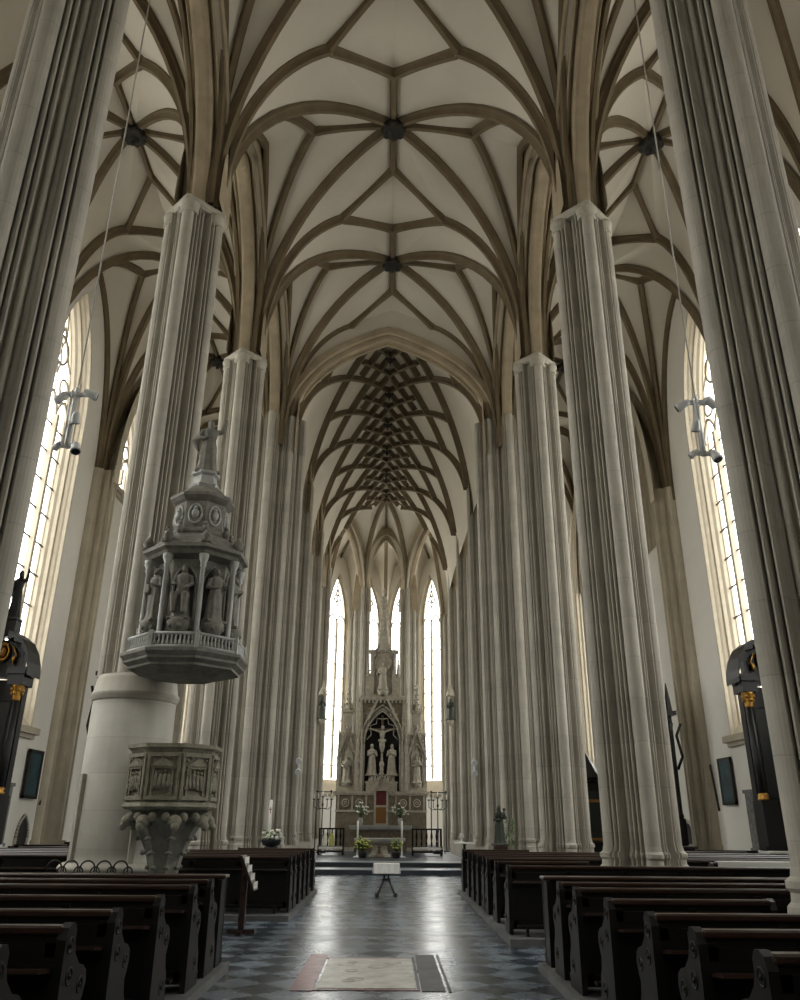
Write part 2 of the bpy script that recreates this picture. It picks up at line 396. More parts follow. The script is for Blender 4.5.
for s in (-1, 1):
    for i in range(3): arch_obj(arcade(s*PX, PY[i], PY[i+1], ZS, 20.75, .86, .5))
    for i in range(3, 6): arch_obj(arcade(s*4.42, PY[i], PY[i+1], 15.5, 20.2, .9))
    # solid wall above the arcades
    w = MB()
    for i in range(0, 6):
        x = s*PX if i < 3 else s*4.42; y0, y1 = PY[i], PY[i+1]; za = 21.3 if i < 3 else 20.8
        for ya, yb in ((y0, (y0+y1)/2), (y1, (y0+y1)/2)):
            pts = bz((x, ya, ZS if i < 3 else 15.5), (x, yb, za), .62, .42, .42, 14)
            w.rings([[(x-.45, p.y, p.z), (x-.45, p.y, TOP), (x+.45, p.y, TOP), (x+.45, p.y, p.z)] for p in pts], False, False, False)
    w.build('wall_%s_arcade' % ('left' if s < 0 else 'right'), M['web'])['kind'] = 'structure'

# ---- chancel arch
def chancel():
    m = MB(); w = MB(); y = PY[3]+.28
    hs = [bz((s*4.12, y, 16.4), (AX*.5, y, 21.1), .60, .46, .36, 20) for s in (-1, 1)]
    m.sweep(hs[0] + hs[1][::-1][1:], side_for(hs[0]), [(-.5,-.55),(-.5,-.30),(-.44,-.24),(-.38,-.26),(-.35,-.38),(-.30,-.36),(-.28,-.10),(-.22,-.02),(-.14,-.04),(-.12,-.14),(.12,-.14),(.14,-.04),(.22,-.02),(.28,-.10),(.30,-.36),(.35,-.38),(.38,-.26),(.44,-.24),(.5,-.30),(.5,-.55)])
    for s in (-1, 1):
        up = bz((s*4.5, y, 16.4), (AX*.5, y, 21.5), .60, .46, .36, 20)
        w.rings([[(p.x, y-.35, p.z), (p.x, y-.35, 24), (p.x, y+.35, 24), (p.x, y+.35, p.z)] for p in up], False, False)
        w.box((s*4.8, y, 20.5), (.8,.7,8))
    m.build('chancel_arch_wall', M['arch'])['kind'] = 'structure'
    w.build('wall_chancel', M['web'])['kind'] = 'structure'
chancel()

# ---- choir: pointed barrel with a net of crossing ribs
CH = 4.15; Y0C, Y1C = PY[3]+.2, 50.6
def barrel(x):
    """height of the choir vault at distance x from its axis"""
    lo, hi = 0.0, 1.0
    ax = min(abs(x), CH)
    for _ in range(30):
        t = (lo+hi)/2
        px = CH*(1-t)**3 + CH*3*t*(1-t)**2 + CH*.50*3*t*t*(1-t)
        if px > ax: lo = t
        else: hi = t
    t = (lo+hi)/2
    return 15.6*(1-t)**3 + 19.6*3*t*(1-t)**2 + 21.9*3*t*t*(1-t) + 22.55*t**3
def cax(y): return AX*min(1, max(0, (y-29)/16))
choir = thing('ceiling_choir', (0,0,0), None, None, kind='structure')
m = MB(); XS = [CH*sin(pi/2*k/16) for k in range(-16, 17)]
NY = 26
m.rings([[(x+cax(Y0C+(Y1C-Y0C)*j/NY), Y0C+(Y1C-Y0C)*j/NY, barrel(x)) for x in XS] for j in range(NY+1)], False, False, True, closed=False)
m.build('web', M['web'], choir)
def net(y0, d, sp, lim=1.0):
    pts = []
    for k in range(-22, 23):
        x = (CH-.1)*sin(pi/2*k/22);
        if abs(x) > CH*lim: continue
        y = y0 + d*sp*x/CH
        if Y0C-.05 <= y <= Y1C+.3: pts.append(Vector((x+cax(y), y, barrel(x)+.02)))
    if len(pts) < 4: return
    b = MB(); rs = []
    for i, p in enumerate(pts):
        t = (pts[min(i+1,len(pts)-1)]-pts[max(i-1,0)]).normalized()
        X = p.x-cax(p.y); e = .02
        nx = Vector((-(barrel(X+e)-barrel(X-e))/(2*e), 0, 1)).normalized(); sd = t.cross(nx).normalized()
        rs.append([tuple(p + sd*a*.82 - nx*b_*.95) for a, b_ in RIB])
    b.rings(rs, True, True, False, closed=False); b.build('rib', M['rib'], choir)
for k in range(-2, 10):
    for d in (-1, 1):
        net(PY[3] + 3.37*k, d, 6.74, 1.0 if k % 2 == 0 else .755)
        net(PY[3] + 3.37*k + 1.685, d, 6.74, .385)
for k in range(1, 7):
    boss((cax(PY[3]+3.37*k), PY[3]+3.37*k+.02, 22.35), choir, .2)
# apse: a half dome of webs fanning down to the two slender piers
KX, KY, KZ = AX, 50.6, 22.55
nodes = [(-4.38, PY[6]), QP[0], QP[1], (4.38, PY[6])]
web = MB()
for i in range(3):
    a = Vector((*nodes[i], 15.6)); b = Vector((*nodes[i+1], 15.6)); mid = (a+b)/2; ap = Vector((mid.x, mid.y, 21.9))
    up = bz(a, ap, .62, .45, .4, 12); dn = bz(b, ap, .62, .45, .4, 12)
    K = Vector((KX, KY, KZ))
    ca = bz(a, K, .66, .5, .1, 12); cb = bz(b, K, .66, .5, .1, 12); cm = [ap.lerp(K, t/12) + Vector((0,0,.12*sin(pi*t/12))) for t in range(13)]
    loft(web, up, ca, 6) ; loft(web, dn, cb, 6)
    web.add([ap, K, ca[-1]], [(0,1,2)])
    rib(cm, choir, 'ridge_rib', .8)
    if i < 2: rib(cb, choir)
    side = Vector((b.x-a.x, b.y-a.y, 0)).normalized()
    bd = MB(); wl = MB(); n_ = Vector((-side.y, side.x, 0))
    hs = [bz(S_, (mid.x, mid.y, 20.9), .62, .42, .45, 16) for S_ in (a + side*.25, b - side*.25)]
    bd.sweep(hs[0] + hs[1][::-1][1:], side_for(hs[0]), [(p*.62, q*.75) for p, q in ARCH])
    for pts in hs:
        wl.rings([[tuple(p+n_*.3+Vector((0,0,.4))), (p.x+n_.x*.3, p.y+n_.y*.3, TOP), (p.x-n_.x*.3, p.y-n_.y*.3, TOP), tuple(p-n_*.3+Vector((0,0,.4)))] for p in pts], False, False)
    arch_obj(bd, 'apse_arch_wall'); wl.build('wall_apse_arcade', M['web'])['kind'] = 'structure'
web.build('web', M['web'], choir)

# ---- outer walls with windows
def parch(W, zs, za, n=12):
    """right half of a pointed arch, from (W,zs) to (0,za)"""
    h = za-zs; R = (W*W+h*h)/(2*W); cx = W-R; a1 = math.asin(min(1, h/R))
    return [(cx+R*cos(a1*i/n), zs+R*sin(a1*i/n)) for i in range(n+1)]
def outline(W, z0, zs, za, n=12):
    r = parch(W, zs, za, n)
    return [(W, z0)] + r + [(-x, z) for x, z in reversed(r[:-1])] + [(-W, z0)]
WIN = [0]
def frame_fn(P0, P1):
    P0 = Vector((*P0, 0)); P1 = Vector((*P1, 0)); u = (P1-P0).normalized(); n = Vector((-u.y, u.x, 0))   # outward = left of travel
    L = (P1-P0).length
    return (lambda p: P0 + u*p[0] + n*p[1] + Vector((0,0,p[2]))), L
def panel(mb, P0, P1, z0=0.0, z1=TOP, hole=None, window=True, depth=.75, lights=3):
    fn, L = frame_fn(P0, P1); st = len(mb.v)
    if not hole:
        mb.add([(0,0,z0),(L,0,z0),(L,0,z1),(0,0,z1)], [(0,1,2,3)]); mb.xf(fn, st); return
    uc, W, zk, zs, za, Wg = hole
    O = outline(W, zk, zs, za); top = len(O)//2
    for i in range(top):      # right and left strips beside the opening
        (x0_, za_), (x1_, zb_) = O[i], O[i+1]
        mb.add([(uc+x0_,0,za_),(L,0,za_),(L,0,zb_),(uc+x1_,0,zb_)], [(0,1,2,3)])
        mb.add([(0,0,za_),(uc-x0_,0,za_),(uc-x1_,0,zb_),(0,0,zb_)], [(0,1,2,3)])
    mb.add([(0,0,z0),(L,0,z0),(L,0,zk),(0,0,zk)], [(0,1,2,3)])
    mb.add([(0,0,za),(L,0,za),(L,0,z1),(0,0,z1)], [(0,1,2,3)])
    # moulded splay
    rs = []
    for k, dd in ((0,0),(.10,.02),(.10,.14),(.22,.20),(.30,.30),(.52,.34),(.56,.46),(.80,.54),(.86,.66),(1.0,.68),(1.0,depth)):
        w = W+(Wg-W)*k; g = (W-w)
        rs.append([(uc+x, dd*depth/.75, z) for x, z in outline(w, zk+.9*dd/.75, zs, za-g*1.25)])
    mb.xf(fn, st)
    jb = MB(); jb.rings(rs, False, False, False, closed=True); jb.xf(fn)
    if not window:
        jb.build('blind_window_jamb', M['mull'])['kind'] = 'structure'
        pa = MB(); O = outline(Wg, zk+.82, zs, za-(W-Wg)*1.25); pa.add([(uc+x, depth-.02, z) for x, z in O], [list(range(len(O)))]); pa.xf(fn); pa.build('blind_window_wall', M['wall'])['kind'] = 'structure'; return
    WIN[0] += 1
    pa = MB(); za_g = za-(W-Wg)*1.25; O = outline(Wg, zk+.82, zs, za_g)
    pa.add([(uc+x, depth-.08, z) for x, z in O], [list(range(len(O)))]); pa.xf(fn)
    g = pa.build('window_%d' % WIN[0], M['pane']); tag(g, kind='structure')
    lt = bpy.data.lights.new('daylight', 'AREA'); lt.shape = 'RECTANGLE'; lt.size = 2*Wg; lt.size_y = za_g-zk; lt.cycles.is_portal = True
    lo_ = bpy.data.objects.new('daylight_portal', lt); COL.objects.link(lo_)
    u_ = (Vector((*P1, 0))-Vector((*P0, 0))).normalized(); inn = Vector((u_.y, -u_.x, 0))
    zc_ = Vector(fn((uc, depth-.02, (za_g+zk)/2)))
    X_ = -u_; Z_ = -inn; Y_ = Z_.cross(X_)
    lo_.matrix_world = Matrix(((X_.x,Y_.x,Z_.x,zc_.x),(X_.y,Y_.y,Z_.y,zc_.y),(X_.z,Y_.z,Z_.z,zc_.z),(0,0,0,1)))
    jb.build('window_jamb', M['mull'], g)
    zb0 = zk+.9; lw = 2*Wg/lights
    for k in range(1, lights):
        mu = MB(); x = uc-Wg+lw*k
        zt = zs-.2
        mu.box((x, depth-.2, (zb0+zt)/2), (.15,.2,zt-zb0)); mu.box((x, depth-.28, (zb0+zt)/2), (.07,.1,zt-zb0)); mu.xf(fn); mu.build('mullion', M['mull'], g)
    bars = MB(); z = zb0+.9
    while z < zs-.3:
        bars.box((uc, depth-.14, z), (2*Wg,.04,.055)); z += 1.05
    bars.xf(fn); bars.build('glazing_bar', M['lead'], g)
    tr = MB()
    def arcline(pts, r=.06): tr.tube([(uc+x, depth-.18, z) for x, z in pts], r, 6)
    for k in range(lights):
        c = -Wg+lw*(k+.5)
        h = parch(lw/2, zs-.25, zs-.25+lw*.8, 6)
        arcline([(c+x, z) for x, z in h]); arcline([(c-x, z) for x, z in h])
    rr = (za_g-zs)
    tr.torus((uc, depth-.18, zs+rr*.50), Wg*.36, .06, 'Y', 18, 6)
    for sgn in (-1, 1):
        tr.torus((uc+sgn*Wg*.50, depth-.18, zs+rr*.22), Wg*.24, .05, 'Y', 14, 6)
        arcline([(0, zs+rr*.9),(sgn*Wg*.16, zs+rr*.62),(sgn*Wg*.42, zs+rr*.48),(sgn*Wg*.66, zs+rr*.40)], .045)
        arcline([(0, zs+rr*.28),(sgn*Wg*.1, zs+rr*.40),(0, zs+rr*.52),(-sgn*Wg*.12, zs+rr*.62),(0, zs+rr*.72)], .04)
    tr.xf(fn); tr.build('tracery', M['mull'], g)
    si = MB(); si.box((uc, -.06, zk-.1), (2*W+.3,.34,.2)); si.box((uc, -.02, zk-.26), (2*W+.1,.2,.14)); si.xf(fn); si.build('window_sill', M['mull'], g)

YB = [-9.0, .6, 8.2, 15.77, 22.3, 29.6, 36.0, 42.6, 49.3]
YBL = list(YB); YBL[4] -= .6; YBL[5] -= 1.15
for s, sd in ((-1,'left'),(1,'right')):
    w = MB(); YY = YBL if s < 0 else YB
    for i in range(8):
        y0, y1 = YY[i], YY[i+1]; L = y1-y0
        hole = (L/2 if i != 4 else 2.75 if s > 0 else L-2.75, 2.05, 4.4, 15.2, 19.9, 1.5)
        win = True
        if i == 5: hole = (2.95 if s < 0 else L-2.05, 1.72, 14.4 if s < 0 else 12.6, 16.2, 19.6, 1.45)
        if i == 0: hole = None
        if i == 1: hole = (L/2, 1.15, 4.4, 14.2, 17.6, .7)
        if s > 0: a, b = (s*WX, y1), (s*WX, y0)
        else: a, b = (s*WX, y0), (s*WX, y1)
        if hole and i == 4: hole = ((L-2.75) if s > 0 else 2.75, 1.76) + hole[2:]
        panel(w, a, b, hole=hole, window=(i != 5 or s < 0))
    w.xf(lambda p: p)
    w.build('wall_%s' % sd, M['wall'])['kind'] = 'structure'
VO = [(-WX,49.3),(-9.4,54.6),(-5.1,59.3),(-2.78,61.2),(AX-.05,61.9),(2.02,61.2),(4.2,59.3),(9.0,54.6),(WX,49.3)]
w = MB()
for i in range(8):
    a, b = VO[i], VO[i+1]; L = sqrt((a[0]-b[0])**2+(a[1]-b[1])**2)
    big = i in (2,3,4,5)
    panel(w, a, b, hole=(L/2, 1.05 if big else 1.9, 3.75, 16.3, 20.0, .78 if big else 1.45), lights=2 if big else 3, depth=.45)
w.build('wall_east', M['wall'])['kind'] = 'structure'
w = MB(); panel(w, (WX,-9), (-WX,-9), hole=(WX, 1.9, 7.5, 13, 17.5, 1.35)); w.build('wall_west', M['wall'])['kind'] = 'structure'

# responds on the outer walls, running up into the aisle vaults
for s, sd in ((-1,'left'),(1,'right')):
    for i in range(5, 8):
        y = (YBL if s < 0 else YB)[i]-(.35 if i == 5 else 0); big = (i == 5)
        r = .80 if big else .62
        b = MB(); P = clustered(r)
        P = [(x, yy*(.62 if big else 1)) for x, yy in P]
        P = [(x, yy) for x, yy in P if x*s <= .06]
        P.sort(key=lambda p: p[1])
        b.rings([[(s*WX+x, y+yy, z) for x, yy in P] for z in (0, 14.2)], True, True, closed=False)
        b.rings([[(s*WX+x*1.18, y+yy*1.18, z) for x, yy in P] for z in (0, 1.1)], True, True, closed=False)
        o = b.build('respond_pillar', M['respond'] if big else M['pillar']); tag(o, kind='structure')
# deep wall arches in the bay beyond the side windows
for s in (-1, 1):
    for i in (5, 6):
        b = arcade(s*(WX-.36), (YBL if s < 0 else YB)[i]-(.35 if i == 5 else 0), YB[i+1], 13.6, 19.9, .74, .45); o = arch_obj(b, 'blind_arch_wall'); o.data.materials[0] = M['respond']
# ambulatory responds and vault behind the apse
for k in range(1, 8):
    x, y = VO[k]; b = MB(); b.rings([[(px, py, z) for px, py in clustered(.28, x*.985, y-.12)] for z in (0, 16.5)], True, True)
    o = b.build('respond_pillar', M['pillar']); tag(o, kind='structure')
amb = thing('ceiling_ambulatory', (0,0,0), None, None, kind='structure')
m = MB()
inner = [(-4.38,49.3), ((QP[0][0]-4.38)/2,52.15), QP[0], (AX,55), QP[1], ((QP[1][0]+4.38)/2,52.15), (4.38,49.3)]
def ipoint(t):
    k = min(5, int(t*6)); f = t*6-k; return Vector((*inner[k],0)).lerp(Vector((*inner[k+1],0)), f)
def opoint(t):
    k = min(7, int(t*8)); f = t*8-k; return Vector((*VO[k],0)).lerp(Vector((*VO[k+1],0)), f)
rs = []
NT, NR = 96, 14
for j in range(NR+1):
    row = []
    q = j/NR
    for i in range(NT+1):
        t = i/NT; p = ipoint(t).lerp(opoint(t), q)
        fo = abs(((t*8) % 1)-.5)*2; zo = 21.4-5.6*fo**2.6 if True else 0
        zi = 21.6
        z = 22.1-(22.1-zo)*max(0,(q-.25)/.75)**2.2-(22.1-zi)*max(0,(.5-q)/.5)**2
        row.append((p.x, p.y, z))
    rs.append(row)
m.rings(rs, False, False, True, closed=False); m.build('web', M['web'], amb)
for k in range(1, 8):
    pts = [ipoint(k/8).lerp(opoint(k/8), q/12) for q in range(13)]
    cv = []
    for q, p in enumerate(pts):
        q /= 12; cv.append(Vector((p.x, p.y, 22.1-6.3*max(0,(q-.25)/.75)**2.2)))
    rib(cv[::-1], amb, 'rib', .8)
for k in range(8):
    a = ipoint((k+.5)/8); b_ = opoint((k+.5)/8)
    cv = [Vector((*a.lerp(b_, q/8).to_2d(), 22.1-.7*max(0,(q/8-.25)/.75)**2.2)) for q in range(9)]
    rib(cv, amb, 'ridge_rib', .6)

# roof slab and floor
m = MB(); m.box((0, 26.5, TOP+.1), (26, 73, .3)); m.box((0,-.4,TOP-1.2),(23,17,.3))
m.build('roof', M['web'])['kind'] = 'structure'
m = MB(); m.box((0, 26.5, -.1), (26, 73, .2)); m.build('floor', M['floor'])['kind'] = 'structure'
# choir steps
m = MB(); m.box((-.1, 46.3, .08), (7.0, 31.4, .16)); m.build('floor_lower_step', M['carpet'])['kind'] = 'structure'
m = MB(); m.box((-.1, 47.4, .235), (6.8, 29.2, .15)); m.build('floor_upper_step', M['carpet'])['kind'] = 'structure'
for i, (y, z, w_) in enumerate(((30.58,.155,7.0),(32.78,.30,6.8))):
    m = MB(); m.box((-.1, y+.55, z+.012), (w_, 1.1, .024)); m.build('trim_%d' % (i+1), M['steplight'])['kind'] = 'structure'

# ------------------------------------------------------------------ camera, world, light
cam = bpy.data.cameras.new('camera'); co = bpy.data.objects.new('camera', cam); COL.objects.link(co)
f_, pt, ro, ya, cx = 789.93, .3881, .0079, .0106, .1034
cam.sensor_fit = 'VERTICAL'; cam.sensor_height = 36; cam.lens = 36*f_/1000; cam.clip_end = 300; cam.clip_start = .05
fw = Vector((sin(ya)*cos(pt), cos(ya)*cos(pt), sin(pt))); r0 = Vector((cos(ya), -sin(ya), 0)); u0 = r0.cross(fw)
rr = r0*cos(ro)+u0*sin(ro); uu = -r0*sin(ro)+u0*cos(ro)
co.matrix_world = Matrix(((rr.x,uu.x,-fw.x,cx),(rr.y,uu.y,-fw.y,0),(rr.z,uu.z,-fw.z,1.7),(0,0,0,1)))
SC.camera = co
wd = bpy.data.worlds.new('overcast_sky'); wd.use_nodes = True; SC.world = wd
N_ = wd.node_tree.nodes; L_ = wd.node_tree.links; bg = N_['Background']
tc_ = N_.new('ShaderNodeTexCoord'); sx_ = N_.new('ShaderNodeSeparateXYZ'); L_.new(tc_.outputs['Generated'], sx_.inputs[0])
rp_ = N_.new('ShaderNodeValToRGB'); L_.new(sx_.outputs['Z'], rp_.inputs[0])
e_ = rp_.color_ramp.elements; e_[0].position = 0.0; e_[0].color = (.36,.345,.32,1); e_[1].position = 1.0; e_[1].color = (1.0,.985,.95,1)
for p_, c_ in ((.02,(.36,.345,.32)),(.05,(.50,.49,.47)),(.4,(.72,.71,.69))):
    q_ = e_.new(p_); q_.color = (*c_, 1)
L_.new(rp_.outputs[0], bg.inputs[0]); bg.inputs[1].default_value = 16.0   # overcast sky, brighter overhead, dim ground
SC.view_settings.view_transform = 'Standard'; SC.view_settings.look = 'None'; SC.view_settings.gamma = 1; SC.view_settings.use_curve_mapping = False
SC.view_settings.exposure = -.36
SC.cycles.use_denoising = True
SC.cycles.max_bounces = 8; SC.cycles.diffuse_bounces = 5; SC.cycles.sample_clamp_indirect = 4
# ------------------------------------------------------------------ figures
def hand(mb, p, d, s):
    p = Vector(p); d = Vector(d).normalized(); a = d.cross(Vector((0,0,1))); a = a.normalized() if a.length > .1 else Vector((1,0,0))
    mb.sphere(tuple(p), s*.5, 8, 6, (1,1,.7))
    for k in range(4):
        o = a*(k-1.5)*s*.24
        mb.tube([p+o+d*s*.3, p+o+d*s*(.75-.08*abs(k-1.3)), p+o+d*s*(1.0-.1*abs(k-1.3))-Vector((0,0,s*.18))], s*.12, 5)
    mb.tube([p+a*s*.4, p+a*s*.62+d*s*.35, p+a*s*.5+d*s*.6], s*.12, 5)
def figure(h, seed=0, pose='book', lean=0.0):
    """a robed standing figure, facing -Y, feet at the origin: one continuous surface after the voxel join"""
    rnd = random.Random(seed); m = MB(); ph = rnd.random()*6; n = 36
    R = [(0,.175),(.02,.18),(.1,.16),(.22,.145),(.36,.135),(.47,.132),(.56,.112),(.62,.105),(.70,.125),(.77,.135),(.805,.12),(.83,.075),(.85,.05),(.89,.045)]
    rs = []
    for z, r in R:
        f = .09*(1-z)*(1 if z < .82 else 0); row = []
        for k in range(n):
            a = 2*pi*k/n
            q = r*(1+f*sin(8*a+ph+2*z)+f*.6*sin(5*a-3*z))
            row.append((h*(q*cos(a)+lean*z*.12*sin(z*5)), h*q*.72*sin(a), h*z))
        rs.append(row)
    m.rings(rs, True, True, True)
    m.sphere((0,-.012*h,.93*h), .058*h, 14, 10, (.82,.98,1.16))
    m.sphere((0,.016*h,.945*h), .064*h, 12, 8, (.95,.9,1.0)); m.tube([(0,.05*h,.93*h),(0,.065*h,.85*h),(0,.06*h,.78*h)], [.05*h,.05*h,.02*h], 8)
    m.tube([(0,-.062*h,.945*h),(0,-.078*h,.922*h)], [.008*h,.013*h], 6); m.sphere((0,-.055*h,.892*h), .03*h, 8, 6)
    def arm(s, el, ha):
        S = (s*.115*h, 0, .785*h); m.tube([S, (s*el[0]*h, el[1]*h, el[2]*h), (s*ha[0]*h, ha[1]*h, ha[2]*h)], [.05*h,.046*h,.03*h], 10)
        d = Vector((s*(ha[0]-el[0]), ha[1]-el[1], ha[2]-el[2])); hand(m, (s*ha[0]*h, ha[1]*h, ha[2]*h), d, .06*h)
    if pose == 'book':
        arm(1,(.17,-.01,.62),(.07,-.14,.66)); arm(-1,(.18,-.02,.62),(.10,-.13,.55)); m.box((-.06*h,-.15*h,.59*h),(.12*h,.04*h,.15*h), .2)
    elif pose == 'pray':
        arm(1,(.15,-.03,.63),(.02,-.15,.70)); arm(-1,(.15,-.03,.63),(.02,-.15,.70))
    elif pose == 'staff':
        arm(1,(.19,-.03,.64),(.20,-.13,.70)); arm(-1,(.17,0,.62),(.05,-.13,.60)); m.tube([(.20*h,-.14*h,.02*h),(.20*h,-.14*h,1.08*h)], .015*h, 6)
    elif pose == 'child':
        arm(1,(.17,-.04,.66),(.07,-.13,.68)); arm(-1,(.17,-.02,.62),(.02,-.14,.62))
        m.tube([(.05*h,-.13*h,.66*h),(.07*h,-.15*h,.76*h),(.08*h,-.15*h,.83*h)], [.045*h,.055*h,.035*h], 9); m.sphere((.085*h,-.155*h,.89*h), .045*h, 10, 8)
    elif pose == 'raise':
        arm(1,(.20,-.02,.80),(.24,-.06,.98)); arm(-1,(.17,-.02,.62),(.07,-.14,.60)); m.tube([(-.12*h,.06*h,.78*h),(-.22*h,.1*h,.6*h),(-.16*h,.08*h,.42*h)], [.03*h,.07*h,.02*h], 8)
    elif pose == 'seated':
        arm(1,(.17,-.03,.63),(.10,-.16,.55)); arm(-1,(.17,-.03,.63),(.12,-.16,.60))
        for s in (-1,1): m.tube([(s*.07*h,-.02*h,.42*h),(s*.10*h,-.17*h,.40*h),(s*.09*h,-.16*h,.08*h)], [.08*h,.075*h,.05*h], 10)
    m.box((0,0,-.012*h),(.40*h,.32*h,.05*h))
    return m
def statue(name, loc, h, mt, parent=None, seed=0, pose='book', rz=0.0, label=None, cat='statue', group=None):
    m = figure(h, seed, pose)
    o = m.build(name, mt, parent); o.location = loc; o.rotation_euler = (0,0,rz)
    md = o.modifiers.new('join', 'REMESH'); md.mode = 'VOXEL'; md.voxel_size = h*.0125; md.use_smooth_shade = True
    if label and not parent: tag(o, label, cat, group)
    return o

# ------------------------------------------------------------------ pulpit
pul = thing('pulpit', (0,0,0), 'stone pulpit with carved basket against the round base of the left pillar', 'pulpit')
TC = (-4.80, 15.62); m = MB()
m.lathe([(.90,0),(.90,.96),(.86,1.0),(.80,1.03),(.79,1.2),(.765,3.80)], (*TC,0), 40)
for a in (-2.62,-1.30,-.1): 
    pass
m.build('stair_turret', mat('pale_turret_stone', (.44,.42,.365), .8, .14, 1.0, bump=.12, bscale=6, courses=.62, streak=.08), pul)
m = MB(); m.lathe([(.765,3.78),(.79,3.80),(.79,3.83),(.815,3.86),(.825,3.90),(.81,3.94),(.785,3.96),(.745,4.18),(.715,4.26)], (*TC,0), 40); m.build('turret_cornice', M['pillar'], pul)
m = MB()
for r_ in (1.185,):
    m.lathe([(.90,.88),(.94,.89),(.95,.94),(.92,.98),(.86,1.02)], (*TC,0), 40, cap=False)
a0 = -2.2
for a in (-2.35,-.95):   # the framed door jambs of the stair
    x, y = TC[0]+.79*cos(a), TC[1]+.79*sin(a); m.box((x,y,1.75),(.12,.10,1.45), a)
m.build('turret_moulding', M['pillar'], pul)
BC = (-3.60, 14.42); b = MB(); nb = 8; rb = .80
def octa(r, z, c=BC, n=8, rot=pi/8): return [(c[0]+r*cos(rot+2*pi*k/n), c[1]+r*sin(rot+2*pi*k/n), z) for k in range(n)]
b.rings([octa(r, z) for r, z in ((.62,1.86),(.74,1.88),(.79,1.92),(.77,1.97),(.725,2.0),(.725,2.76),(.75,2.80),(.80,2.84),(.80,2.90),(.66,2.91))], True, True)
b.build('basket', M['basket'], pul)
for k in range(8):
    a = 2*pi*(k+1)/8+pi/8-pi/8; ax_ = Vector((cos(a), sin(a), 0)); tx_ = Vector((-sin(a), cos(a), 0))
    if ax_.y > .75 and ax_.x < 0: continue
    ap = .725*cos(pi/8); p = MB(); c = Vector((*BC, 2.38)) + ax_*ap; w2 = .725*sin(pi/8)
    def bx(u, z, w, h, d): 
        q = c + tx_*u + ax_*(d*.4); p.box((q.x, q.y, z), (d, w, h), a)
    bx(-w2+.03,2.38,.05,.74,.05); bx(w2-.03,2.38,.05,.74,.05); bx(0,2.72,2*w2-.06,.06,.06); bx(0,2.05,2*w2-.06,.06,.06)
    # relief scene: gabled frame, small figures
    bx(0,2.52,.36,.035,.07); bx(-.16,2.30,.03,.42,.05); bx(.16,2.30,.03,.42,.05)
    q = c + ax_*.02; p.add([tuple(q+tx_*u+Vector((0,0,z))+ax_*d) for d in (0,.06) for u, z in ((-.2,.16),(.2,.16),(0,.29))], [(0,1,2),(3,5,4),(0,3,4,1),(1,4,5,2),(2,5,3,0)])
    rn = random.Random(k)
    for f in range(4):
        u = -.11+.073*f; q = c + tx_*u + ax_*.02; zz = 2.15+rn.random()*.05
        p.lathe([(.045,0),(.04,.1),(.03,.16),(.036,.2),(.018,.24)], (q.x,q.y,zz), 8); p.sphere((q.x,q.y,zz+.27), .03, 8, 6)
    for f in range(16):
        u = (rn.random()-.5)*.42; z = 2.08+rn.random()*.62; q = c + tx_*u + ax_*.015; p.sphere((q.x,q.y,z), .02+rn.random()*.022, 7, 5)
    p.build('relief_panel', M['basket'], pul)
m = MB(); m.rings([octa(r, z) for r, z in ((.20,0),(.30,.02),(.30,.14),(.22,.2),(.21,.7),(.25,.95),(.31,1.2),(.43,1.45),(.54,1.62),(.56,1.70),(.52,1.76),(.64,1.87))], True, True)
for k in range(8):
    a = 2*pi*k/8+pi/8
    for j in range(4):
        t = j/3; r = .27+.30*t; m.tube([(BC[0]+r*cos(a+(q-.5)*.3), BC[1]+r*sin(a+(q-.5)*.3), .98+.22*j+.03*sin(q*3)) for q in (0,.5,1)], .03, 6)
m.build('funnel', mat('dark_weathered_stone', (.17,.165,.135), .85, .35, 6, bump=.6, bscale=18), pul)
m = MB()
for k in range(8):
    a = 2*pi*k/8+pi/8; c = (BC[0]+.66*cos(a), BC[1]+.66*sin(a), 1.70)
    m.sphere(c, .115, 10, 8, (1,1,.85)); m.sphere((c[0]+.07*cos(a), c[1]+.07*sin(a), 1.62), .07, 8, 6)
    for d in (-.22,.22): m.sphere((BC[0]+.64*cos(a+d), BC[1]+.64*sin(a+d), 1.76), .075, 8, 6)
m.build('carved_console', M['basket'], pul)

can = thing('pulpit_canopy', (0,0,0), 'tall stone sounding canopy hung on the pillar above the pulpit', 'canopy')
KC = (-3.58, 14.32)
def ko(r, z, n=8, rot=pi/8): return octa(r, z, KC, n, rot)
m = MB(); m.rings([ko(r, z) for r, z in ((.50,4.06),(.60,4.05),(.92,4.14),(.98,4.15),(.98,4.19),(1.07,4.25),(1.07,4.29),(1.14,4.36),(1.14,4.41),(1.03,4.43))], True, True)
m.build('soffit_plate', M['stonecarve'], can)
m = MB(); m.box((KC[0]-.50, KC[1]+.72, 4.50), (.7,.5,.30), .95); m.box((KC[0]-.50, KC[1]+.72, 5.5), (.7,.5,2.2), .95); m.build('bracket', M['stonecarve'], can)
bal = MB(); rail = MB()
for k in range(8):
    a, b_ = Vector(ko(1.03,4.43)[k]), Vector(ko(1.03,4.43)[(k+1)%8])
    rail.tube([a+Vector((0,0,.24)), b_+Vector((0,0,.24))], .03, 6); rail.tube([a+Vector((0,0,.02)), b_+Vector((0,0,.02))], .03, 6)
    rail.box((a.x,a.y,4.57),(.07,.07,.30))
    for j in range(1, 11):
        p = a.lerp(b_, j/11); bal.lathe([(.012,.02),(.026,.07),(.014,.13),(.02,.2),(.012,.23)], (p.x,p.y,4.43), 7)
bal.build('baluster_row', M['marble'], can); rail.build('balustrade_rail', M['marble'], can)
